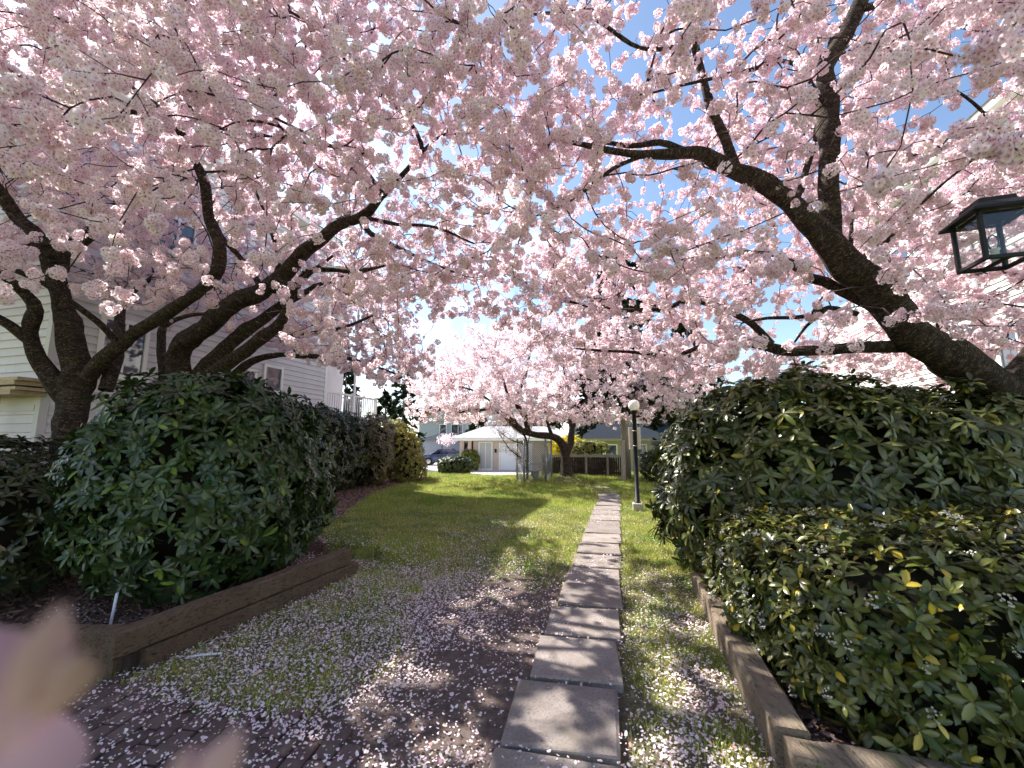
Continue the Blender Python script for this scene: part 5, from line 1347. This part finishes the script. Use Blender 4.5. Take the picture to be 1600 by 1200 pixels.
far_house('garage_block', 'long blue grey garage building with dark roof strip behind the parked car', -9.5, -4.6, 44, 50, ZG, 1.7, 2.5, 'bluewall', 'shingle_dark', [], False)
far_house('blue_house', 'blue grey house with white windows glimpsed above the garages', -12.0, -5.9, 54, 62, ZG, 4.2, 5.6, 'bluewall', 'shingle', [(-9.3, 2.3, .8, 1.4), (-7.8, 2.3, .8, 1.4), (-6.9, 2.3, .5, 1.4)])
far_house('pale_house', 'tall pale house wall rising behind the garage roof', -3.6, 4.8, 46, 54, ZG, 4.9, 6.6, 'pinkwall', 'shingle', [(-1.0, 3.2, 1.2, 1.0), (2.2, 3.2, 1.2, 1.0)])
far_house('red_house', 'red brown house seen low behind the hedge row', -14.5, -7.8, 66, 74, ZG, 6.2, 7.8, 'redwall', 'shingle_dark', [(-10.0, 4.0, .9, 1.4)])

# --- blue car parked beyond the box hedge
car = empty('parked_car', (-6.0, 38, ZG), 'dark blue car parked behind the low box hedge', 'car')
prof = [(-2.15, .35), (-2.2, .62), (-2.05, .85), (-1.25, .95), (-.55, 1.40), (.55, 1.45), (1.35, 1.02), (2.0, .92), (2.2, .70), (2.15, .35)]
V, F = [], []
for y, s, zz in ((-.84, .97, 0), (-.80, 1, 0), (0, 1, .02), (.80, 1, 0), (.84, .97, 0)):
    for x, z in prof:
        inset = .16 if z > 1.1 else 0
        V.append((x * s, y * (1 - inset), z + (zz if z > 1.1 else 0)))
n = len(prof)
for i in range(4):
    for q in range(n): F.append((i * n + q, i * n + (q + 1) % n, i * n + n + (q + 1) % n, i * n + n + q))
F += [tuple(range(n))[::-1], tuple(range(4 * n, 5 * n))]
co_ = np.array([-6.0, 38, ZG])
part('body', np.array(V) + co_, F, M['carpaint'], car, smooth=False)
for sgn in (-1, 1):
    W = [(-1.08, .98), (-.50, 1.34), (.50, 1.38), (1.12, 1.02)]
    V = [(x, sgn * (.845 if z < 1.1 else .715), z) for x, z in W] + [(x, sgn * (.80 if z < 1.1 else .67), z) for x, z in W]
    part('side_window', np.array(V) + co_, [(0, 1, 2, 3), (7, 6, 5, 4), (0, 3, 7, 4), (1, 0, 4, 5), (2, 1, 5, 6), (3, 2, 6, 7)], M['carglass'], car)
for (x0, z0, x1, z1) in ((-1.22, .985, -.60, 1.375), (1.32, 1.05, .60, 1.44)):
    V = [(x0, -.70, z0 + .015), (x0, .70, z0 + .015), (x1, .60, z1 + .015), (x1, -.60, z1 + .015)]
    dx = -.02 if x0 < 0 else .02
    V += [(a + dx, b, c + .01) for a, b, c in V]
    part('windscreen', np.array(V) + co_, [(3, 2, 1, 0), (4, 5, 6, 7), (0, 1, 5, 4), (1, 2, 6, 5), (2, 3, 7, 6), (3, 0, 4, 7)], M['carglass'], car)
for x in (-1.35, 1.35):
    for y in (-.78, .78):
        V, F = lathe([(.12, -.1), (.32, -.1), (.34, -.06), (.34, .06), (.32, .1), (.12, .1)], 20); V = V[:, [0, 2, 1]] + np.array([x, y, .34])
        wv = part('wheel', V + co_, F, M['rubber'], car, smooth=False)
        V, F = lathe([(.02, -.115), (.2, -.11), (.2, .11), (.02, .115)], 16); V = V[:, [0, 2, 1]] + np.array([x, y, .34]); part('rim', V + co_, F, M['chrome'], wv)

# ------------------------------------------------------------------ conifers and far trees
def conifer(name, label, x, y, z0, H, Rb, seed, n=2600, col=((.012, .022, .012), (.035, .055, .022)), zlow=.12, trunk_r=.18, sp=.30):
    r = np.random.default_rng(seed)
    e = empty(name, (x, y, z0), label, 'conifer', 'dark conifers beyond the garden')
    V, F = ctube(np.array([[x, y, z0 - .1], [x + .02, y, z0 + H * .3], [x, y + .03, z0 + H * .7], [x, y, z0 + H]]), [trunk_r * 1.15, trunk_r, trunk_r * .5, .02], 10)
    part('trunk', V, F, M['greywood'], e, smooth=True)
    nb = int(H * 7); V, F, C, o = [], [], [], 0; BV = []
    per = max(6, n // nb)
    for b in range(nb):
        t = zlow + (1 - zlow) * (b + r.random()) / nb
        a = b * 2.4 + r.normal(0, .4); Lb = Rb * (1 - t) ** .8 * r.uniform(.65, 1.15) + .12
        z = z0 + H * t; d = np.array([math.cos(a), math.sin(a), 0])
        def at_(s): return np.array([x, y, z]) + d * Lb * s + UPV * (Lb * (.10 * s - .38 * s * s))
        BV.append(tube(np.array([at_(0), at_(.5), at_(1)]), [.035 * (1 - t) + .008, .02 * (1 - t) + .006, .004], 3))
        for k in range(per):
            s = math.sqrt(r.uniform(.04, 1)); c = at_(s) + r.normal(0, .07, 3) * Lb * .5 * np.array([1, 1, .5])
            q = nrm(d + r.normal(0, .55, 3) + np.array([0, 0, -.25])); w = nrm(np.cross(q, UPV) + r.normal(0, .35, 3)); L_ = sp * r.uniform(.5, 1.2); W_ = L_ * .30
            V += [c, c + q * L_ * .5 + w * W_, c + q * L_, c + q * L_ * .5 - w * W_]
            tt = r.random(); C += [np.array(col[0]) * (1 - tt) + np.array(col[1]) * tt] * 4
    m = len(V) // 4
    part('crown', np.array(V), np.arange(m * 4).reshape(-1, 4), M['needle'], e, col=np.array(C), kind='stuff')
    off = 0; TV, TF = [], []
    for v, f in BV: TV.append(v); TF.append(f + off); off += len(v)
    part('boughs', np.vstack(TV), np.vstack(TF), M['greywood'], e, kind='stuff')
    return e
conifer('cypress_tree', 'tall dark conifer with brown trunk just left of the lamp post top', 4.75, 17.6, 0, 10.8, 3.4, 31, 13000, zlow=.24, trunk_r=.17, sp=.34)
conifer('cypress_tree', 'broad dark conifer showing behind blossoms above the rhododendron', 9.3, 21.5, -.2, 8.6, 2.6, 32, 6000, sp=.38)
conifer('fir_tree', 'slender dark fir with pointed top left of the bright sky gap', -8.2, 31.5, ZG, 8.9, 1.7, 33, 4200, sp=.40, zlow=.08)
conifer('fir_tree', 'dark fir directly behind the white balcony', -12.3, 30.5, ZG, 7.6, 2.6, 34, 5200, sp=.42, zlow=.05)
conifer('fir_tree', 'dark fir between the balcony and the slender fir', -10.2, 33.5, ZG, 6.0, 2.0, 35, 4200, sp=.42, zlow=.05)
conifer('fir_tree', 'low dark evergreen behind the left end of the garage roof', -3.4, 42.0, ZG, 4.9, 2.3, 36, 3800, sp=.45, zlow=.05)
conifer('fir_tree', 'dark evergreen rising behind the bungalow roof', 12.8, 40.0, ZG, 12.0, 3.4, 37, 5200, sp=.6, zlow=.05)

# small budding tree leaning out of the chain link enclosure
sp_ = empty('sapling', (.62, 16.6, 0), 'small bare budding tree leaning left beside the chain link enclosure', 'tree')
def PP(rows): return np.array([[*P(a, b, Y), r] for a, b, Y, r in rows])
r = np.random.default_rng(9); TV = []; bud = []
L4 = PP([(824, 752, 16.6, .055), (824, 725, 16.6, .05), (823, 690, 16.6, .045), (812, 668, 16.5, .03), (800, 645, 16.4, .02), (795, 625, 16.3, .01)]); L4[0][2] = -.05
C4 = catmull(L4, .1); V, F = ctube(C4[:, :3], C4[:, 3], 8); part('trunk', V, F, M['bark'], sp_, smooth=True)
for rows in ([(824, 722, 16.6, .03), (800, 705, 16.4, .022), (788, 690, 16.3, .015), (778, 672, 16.2, .006)], [(822, 695, 16.6, .03), (800, 688, 16.4, .018), (785, 678, 16.3, .01), (770, 665, 16.2, .005)],
             [(823, 700, 16.6, .025), (830, 670, 16.6, .016), (835, 645, 16.6, .006)], [(818, 680, 16.55, .02), (805, 672, 16.2, .012), (790, 655, 16.0, .005)], [(824, 735, 16.6, .02), (812, 715, 16.3, .012), (800, 700, 16.1, .005)]):
    C4 = catmull(PP(rows), .08); V, F = ctube(C4[:, :3], C4[:, 3], 6); part('branch', V, F, M['bark'], sp_, smooth=True)
    for k in range(34):
        c = C4[r.integers(len(C4) // 3, len(C4)), :3] ; q = c + r.normal(0, .22, 3) + [0, 0, .08]
        TV.append(tube(np.array([c, (c + q) / 2 + r.normal(0, .03, 3), q]), [.005, .004, .002], 3)); bud.append(q); bud.append((c + q) / 2)
off, A_, B_ = 0, [], []
for v, f in TV: A_.append(v); B_.append(f + off); off += len(v)
part('twigs', np.vstack(A_), np.vstack(B_), M['twig'], sp_, kind='stuff')
bud = np.array(bud).repeat(3, 0) + r.normal(0, .05, (len(bud) * 3, 3)); m = len(bud)
V, F, C = leaf_cloud(bud, r.normal(0, 1, (m, 3)), r.normal(0, 1, (m, 3)), np.full(m, .05), np.full(m, .025), .1, np.tile([.48, .34, .24], (m, 1)) * r.uniform(.7, 1.3, (m, 1)))
part('buds', V, F, M['leaf_soft'], sp_, col=C, kind='stuff')
pk = empty('young_cherry', (-6.1, 36, ZG), 'small pink blossoming tree in front of the far blue grey garages', 'tree')
V, F = ctube(np.array([[-6.1, 36, ZG - .05], [-6.05, 36, .6], [-5.9, 36, 1.6]]), [.06, .05, .02], 8); part('trunk', V, F, M['bark'], pk, smooth=True)
c = nrm(r.normal(0, 1, (700, 3))) * r.uniform(.2, 1, (700, 1)) * np.array([.95, .8, .6]) + np.array([-5.6, 36, 1.75])
V, F, C = leaf_cloud(c, r.normal(0, 1, (700, 3)), r.normal(0, 1, (700, 3)), np.full(700, .09), np.full(700, .07), .1, np.tile([.82, .68, .72], (700, 1)) * r.uniform(.8, 1.15, (700, 1)))
part('blossoms', V, F, M['petal'], pk, col=C, kind='stuff')

# ------------------------------------------------------------------ fences
fd = empty('picket_fence', (3, 18.6, 0), 'dark wooden picket fence at the end of the lawn behind the far cherry tree', 'fence')
fy_ = 18.9
fx0, fx1 = 1.35, 4.95
for z0, z1, d in ((.13, .22, .05), (.86, .97, .07)):
    V, F = box(fx0, fx1, fy_ - d / 2, fy_ + d / 2, z0, z1); part('rail', V, F, M['greywood'] if z0 > .5 else M['darkwood'], fd)
V, F = box(0, .068, -.012, .012, .0, .84); pk_me = mesh('picket', V, F, M['darkwood'])
for k in range(36):
    inst('picket', pk_me, fd, Matrix.Translation((fx0 + .02 + k * .099, fy_ + .045, .02)))
for x in (fx0, 2.35, 3.3, 4.25, fx1):
    V, F = bevbox((x, fy_, 0), (1, 0, 0), (0, 1, 0), UPV, (-.05, .05), (-.10, -.04), (-.1, 1.02), .01); part('post', V, F, M['greywood'], fd)
wp = P(975, 755, 16.5)
V, F = bevbox((wp[0], 16.5, 0), (1, 0, 0), (0, 1, 0), UPV, (-.07, .07), (-.07, .07), (-.1, 1.62), .012)
gp = thing('fence_post', V, F, M['greywood'], 'pale weathered square post standing in front of the brown conifer trunk', 'post')

def chain(a, b, z0, z1, s=.085, w=.0065):
    a = np.array([a[0], a[1], 0.]); b = np.array([b[0], b[1], 0.]); L = np.linalg.norm(b - a); u = (b - a) / L; nrm_ = np.array([-u[1], u[0], 0]); H = z1 - z0
    V, F = [], []
    for sg in (1, -1):
        x = -H
        while x < L + H:
            p, q = (x, 0), (x + H, H)
            t0, t1 = max(0, -p[0] / H), min(1, (L - p[0]) / H)
            if t1 > t0 + .02:
                e0 = np.array([p[0] + H * t0, H * t0]); e1 = np.array([p[0] + H * t1, H * t1])
                if sg < 0: e0, e1 = np.array([L - e0[0], e0[1]]), np.array([L - e1[0], e1[1]])
                P0 = a + u * e0[0] + UPV * (z0 + e0[1]); P1 = a + u * e1[0] + UPV * (z0 + e1[1])
                side_ = nrm(np.cross(P1 - P0, nrm_)) * w
                i = len(V); o2 = nrm_ * w * (1 if sg > 0 else -1)
                V += [P0 - side_ + o2, P0 + side_ + o2, P0 + o2 * 2.2, P1 - side_ + o2, P1 + side_ + o2, P1 + o2 * 2.2]
                F += [(i, i + 1, i + 4, i + 3), (i + 1, i + 2, i + 5, i + 4), (i + 2, i, i + 3, i + 5)]
            x += s
    return V, F
ce = empty('chain_link_enclosure', (.9, 16.3, 0), 'grey chain link enclosure of steel posts beside the far cherry trunk', 'enclosure')
cpts = [P(808, 751, 16.6), P(819, 753, 16.0), P(853, 755, 15.9), P(862, 752, 16.6)]
for p in cpts:
    V, F = ctube([[p[0], p[1], -.1], [p[0], p[1], 1.60]], .036, 10); o = part('post', V, F, M['galv'], ce, smooth=True)
    V, F = lathe([(.042, 0), (.042, .02), (.015, .05)], 10, (p[0], p[1], 1.60)); part('cap', V, F, M['galv'], o, smooth=True)
for a, b in ((0, 1), (1, 2), (2, 3), (0, 3)):
    for z in ((.06, 1.55, .72) if (a, b) == (1, 2) else (.06, 1.55)):
        V, F = ctube([[*cpts[a][:2], z], [*cpts[b][:2], z]], .016, 8); part('rail', V, F, M['galv'], ce, smooth=True)
    V, F = chain(cpts[a], cpts[b], .07, 1.54); part('wire_mesh', V, F, M['galv'], ce, kind='stuff')
ur = lathe([(.10, 0), (.12, .02), (.12, .05), (.05, .09), (.05, .13), (.13, .22), (.16, .32), (.155, .40), (.18, .42), (.18, .45), (.14, .45), (.12, .36)], 20, (.88, 16.25, .0))
thing('stone_urn', *ur, M['urn'], 'small grey stone urn standing inside the chain link enclosure', 'urn', smooth=True)
c2 = empty('chain_link_fence', (6.5, 16.9, 0), 'tall chain link fence running right from the pale wooden post', 'fence')
q = [(4.75, 16.45), (6.2, 16.9), (7.8, 17.3), (9.4, 17.7)]
for i, p in enumerate(q):
    V, F = ctube([[p[0], p[1], -.1], [p[0], p[1], 1.62]], .03, 10); part('post', V, F, M['galv'], c2, smooth=True)
for i in range(3):
    V, F = ctube([[*q[i], 1.58], [*q[i + 1], 1.58]], .018, 8); part('rail', V, F, M['galv'], c2, smooth=True)
    V, F = chain(q[i], q[i + 1], .05, 1.56); part('wire_mesh', V, F, M['galv'], c2, kind='stuff')

# ------------------------------------------------------------------ globe lamp
lp = G(997, 800); lx, ly = lp[0], lp[1]
lm = empty('lamp_post', (lx, ly, 0), 'black lamp post with white globe beside the stepping slab path', 'lamp post')
V, F = bevbox((lx, ly, 0), (.97, -.25, 0), (.25, .97, 0), UPV, (-.11, .11), (-.11, .11), (-.1, .20), .015); part('footing', V, F, M['concrete'], lm)
V, F = lathe([(.075, .20), (.075, .215), (.050, .225), (.046, 2.18), (.058, 2.19), (.058, 2.215), (.080, 2.235), (.085, 2.255)], 20, (lx, ly, 0)); part('pole', V, F, M['black'], lm, smooth=True)
pr_ = [(.06, 2.256)] + [(.128 * math.sin(math.radians(a)), 2.375 - .128 * math.cos(math.radians(a))) for a in range(30, 176, 10)] + [(.004, 2.5028)]
V, F = lathe(pr_, 24, (lx, ly, 0)); part('globe', V, F, M['globe'], lm, smooth=True)
a0, a1 = P(983, 702, ly + .09), P(1000, 668, ly + .09)
V, F = bevbox((0, ly + .062, 0), (1, 0, 0), (0, 1, 0), UPV, (a0[0], a1[0]), (0, .02), (a0[2], a1[2]), .004)
sg = thing('notice_board', V, F, M['board'], 'blank pale notice board strapped to the black lamp post', 'sign')
for k, z in enumerate((a0[2] + .08, a1[2] - .08)):
    V, F = lathe([(.053, z - .009), (.057, z - .009), (.057, z + .009), (.053, z + .009)], 20, (lx, ly, 0)); part('strap', V, F, M['galv'], sg, smooth=True)

# ------------------------------------------------------------------ carriage lantern on a gate post, upper right
ZB = 2.47
Fp, Lp, Bp = G(1547, 403, ZB), G(1497, 430, ZB), G(1567, 424, ZB)
ctr = (Lp + (Fp + (Bp - Lp))) / 2; ctr = np.array([ctr[0], ctr[1], ZB])
e1 = nrm((Fp - Lp) * [1, 1, 0]); e2 = np.array([-e1[1], e1[0], 0]);
if np.dot(e2, Bp - Lp) < 0: e2 = -e2
hs = .098
ln = empty('carriage_lantern', tuple(ctr), 'black metal carriage lantern with clear glass panes at the upper right edge', 'lantern')
def lb_(a, b, c, m='black', name='frame_bar', par=None, e=.003):
    V, F = bevbox(ctr, e1, e2, UPV, a, b, c, e); return part(name, V, F, M[m], par or ln)
HH = .262
for sx in (-1, 1):
    for sy in (-1, 1):
        lb_((sx * hs - .010, sx * hs + .010), (sy * hs - .010, sy * hs + .010), (.0, HH), name='corner_post')
for s in (-1, 1):
    lb_((-hs + .0101, hs - .0101), (s * hs - .009, s * hs + .009), (.0, .022), name='bottom_rail')
    lb_((s * hs - .009, s * hs + .009), (-hs + .0101, hs - .0101), (.0, .022), name='bottom_rail')
    lb_((-hs + .0101, hs - .0101), (s * hs - .002, s * hs + .002), (.0221, HH - .001), 'glass', 'pane', e=.0005)
    lb_((s * hs - .002, s * hs + .002), (-hs + .0101, hs - .0101), (.0221, HH - .001), 'glass', 'pane', e=.0005)
def frustum(w0, w1, z0, z1, name):
    V = [ctr + e1 * a * w0 + e2 * b * w0 + UPV * z0 for a, b in ((-1, -1), (1, -1), (1, 1), (-1, 1))] + [ctr + e1 * a * w1 + e2 * b * w1 + UPV * z1 for a, b in ((-1, -1), (1, -1), (1, 1), (-1, 1))]
    return part(name, np.array(V), [(3, 2, 1, 0), (4, 5, 6, 7), (0, 1, 5, 4), (1, 2, 6, 5), (2, 3, 7, 6), (3, 0, 4, 7)], M['black'], ln)
frustum(hs + .045, hs + .040, HH + .001, HH + .016, 'roof_rim')
frustum(hs + .036, .088, HH + .0161, HH + .058, 'roof')
frustum(.078, .074, HH + .0581, HH + .086, 'cap')
lb_((-hs + .0101, hs - .0101), (-.012, .012), (.003, .017), name='cross_bar')
V, F = lathe([(.016, .017), (.016, .075), (.022, .08), (.022, .085)], 14, tuple(ctr)); part('bulb_holder', V, F, M['pvc'], ln, smooth=True)
V, F = lathe([(.012, .0851), (.020, .10), (.024, .125), (.020, .15), (.006, .165)], 14, tuple(ctr)); part('bulb', V, F, M['glass'], ln, smooth=True)
# bracket to a gate post standing outside the picture
gpx, gpy = ctr[0] + .62, ctr[1] - .20
arm = np.array([ctr + [.05, -.016, HH + .072], ctr + [.3, -.097, HH + .072], [gpx + .005, gpy, ctr[2] + HH + .072]])
V, F = ctube(arm, .011, 8); part('bracket_arm', V, F, M['black'], ln, smooth=True)
arm = catmull([[gpx + .005, gpy, ctr[2] + HH - .22], ctr + [.46, -.15, HH - .06], ctr + [.30, -.097, HH + .066]], .03)
V, F = ctube(arm, .008, 8); part('bracket_brace', V, F, M['black'], ln, smooth=True)
V, F = join(bevbox((gpx + .07, gpy, 0), (1, 0, 0), (0, 1, 0), UPV, (-.07, .07), (-.07, .07), (-.1, 3.0), .01))
gt = thing('gate_post', V, F, M['timber'], 'tall timber gate post carrying the lantern beyond the right edge', 'post', org=(gpx + .07, gpy, 0))
V, F = bevbox((gpx + .07, gpy, 0), (1, 0, 0), (0, 1, 0), UPV, (-.09, .09), (-.09, .09), (3.002, 3.04), .008); part('cap', V, F, M['timber'], gt)

# ------------------------------------------------------------------ blossom sprig close to the lens, lower left
sg_ = empty('blossom_sprig', (-.55, .32, 0), 'blurred pink blossom sprig rising close to the lens at lower left', 'blossom sprig')
def ZC(px, py, zc):
    xc, yc = (px - 800) / FPX * zc, (600 - py) / FPX * zc
    return np.array([xc, zc * CP - yc * SP, CAMH + zc * SP + yc * CP])
def big_petal(base, tip, width, bend, seed):
    r = np.random.default_rng(seed)
    base, tip = np.asarray(base), np.asarray(tip); d = tip - base; L = np.linalg.norm(d); d = d / L
    view = nrm(base - np.array([0, 0, CAMH])); x = nrm(np.cross(d, view)); nn = np.cross(x, d)
    V, F = [], []
    nu, nv = 9, 7
    for i in range(nu):
        t = i / (nu - 1); w = width * (math.sin(math.pi * min(1, .12 + t * .80)) ** .75) * (1 - .55 * max(0, t - .6) / .4)
        for j in range(nv):
            s = j / (nv - 1) * 2 - 1
            notch = -.10 * L * (1 - abs(s)) * max(0, t - .85) / .15
            V.append(base + d * (L * t + notch) + x * w * s + nn * (bend * L * (t * t) + .35 * w * s * s))
    for i in range(nu - 1):
        for j in range(nv - 1): F.append((i * nv + j, i * nv + j + 1, i * nv + nv + j + 1, i * nv + nv + j))
    m0 = len(V)
    V = np.array(V); V2 = V + nn * .0004
    F2 = [tuple(q + m0 for q in f[::-1]) for f in F]
    t = np.linspace(0, 1, nu).repeat(nv)[:, None]
    c = np.array([.54, .32, .36]) * (1 - t) + np.array([.36, .225, .27]) * t  # tips darkened in the colour to tone down the sun on them
    return part('petal', np.vstack([V, V2]), F + F2, M['petal_near'], sg_, smooth=True, col=np.vstack([c, c]))
zf = .092
for k, (b, t, w, bend) in enumerate((((30, 1110), (92, 962), .0046, .1), ((60, 1125), (152, 998), .0048, -.1), ((40, 1150), (-40, 1000), .0068, .1), ((55, 1130), (75, 1290), .0084, .15), ((40, 1135), (-50, 1230), .008, -.1), ((35, 1060), (-20, 985), .0048, .1))):
    big_petal(ZC(*b, zf + .004 * k), ZC(*t, zf + .004 * k - .006), w, bend, k)
for k, (b, t, w, bend) in enumerate((((310, 1250), (370, 1148), .0040, .1), ((305, 1255), (285, 1165), .0044, -.1), ((320, 1260), (330, 1170), .0048, .05))):
    big_petal(ZC(*b, .096 + .003 * k), ZC(*t, .096 + .003 * k), w, bend, 20 + k)
f1, f2 = ZC(50, 1130, zf + .012), ZC(312, 1255, .104)
ftp = np.array([-.62, .42, 0.0]); join_p = np.array([-.14, .11, 1.30])
for pts_, rr in (([ftp, [-.5, .35, .5], [-.3, .22, 1.0], join_p], [.006, .005, .004, .003]), ([join_p, (join_p + f1) / 2 + [-.01, 0, -.005], f1], [.003, .0016, .0012]), ([join_p, (join_p + f2) / 2 + [.01, 0, -.015], f2], [.003, .0016, .0012])):
    C4 = catmull(np.column_stack([np.array(pts_), rr]), .04); V, F = ctube(C4[:, :3], C4[:, 3], 8); part('stem', V, F, M['twig'], sg_, smooth=True)
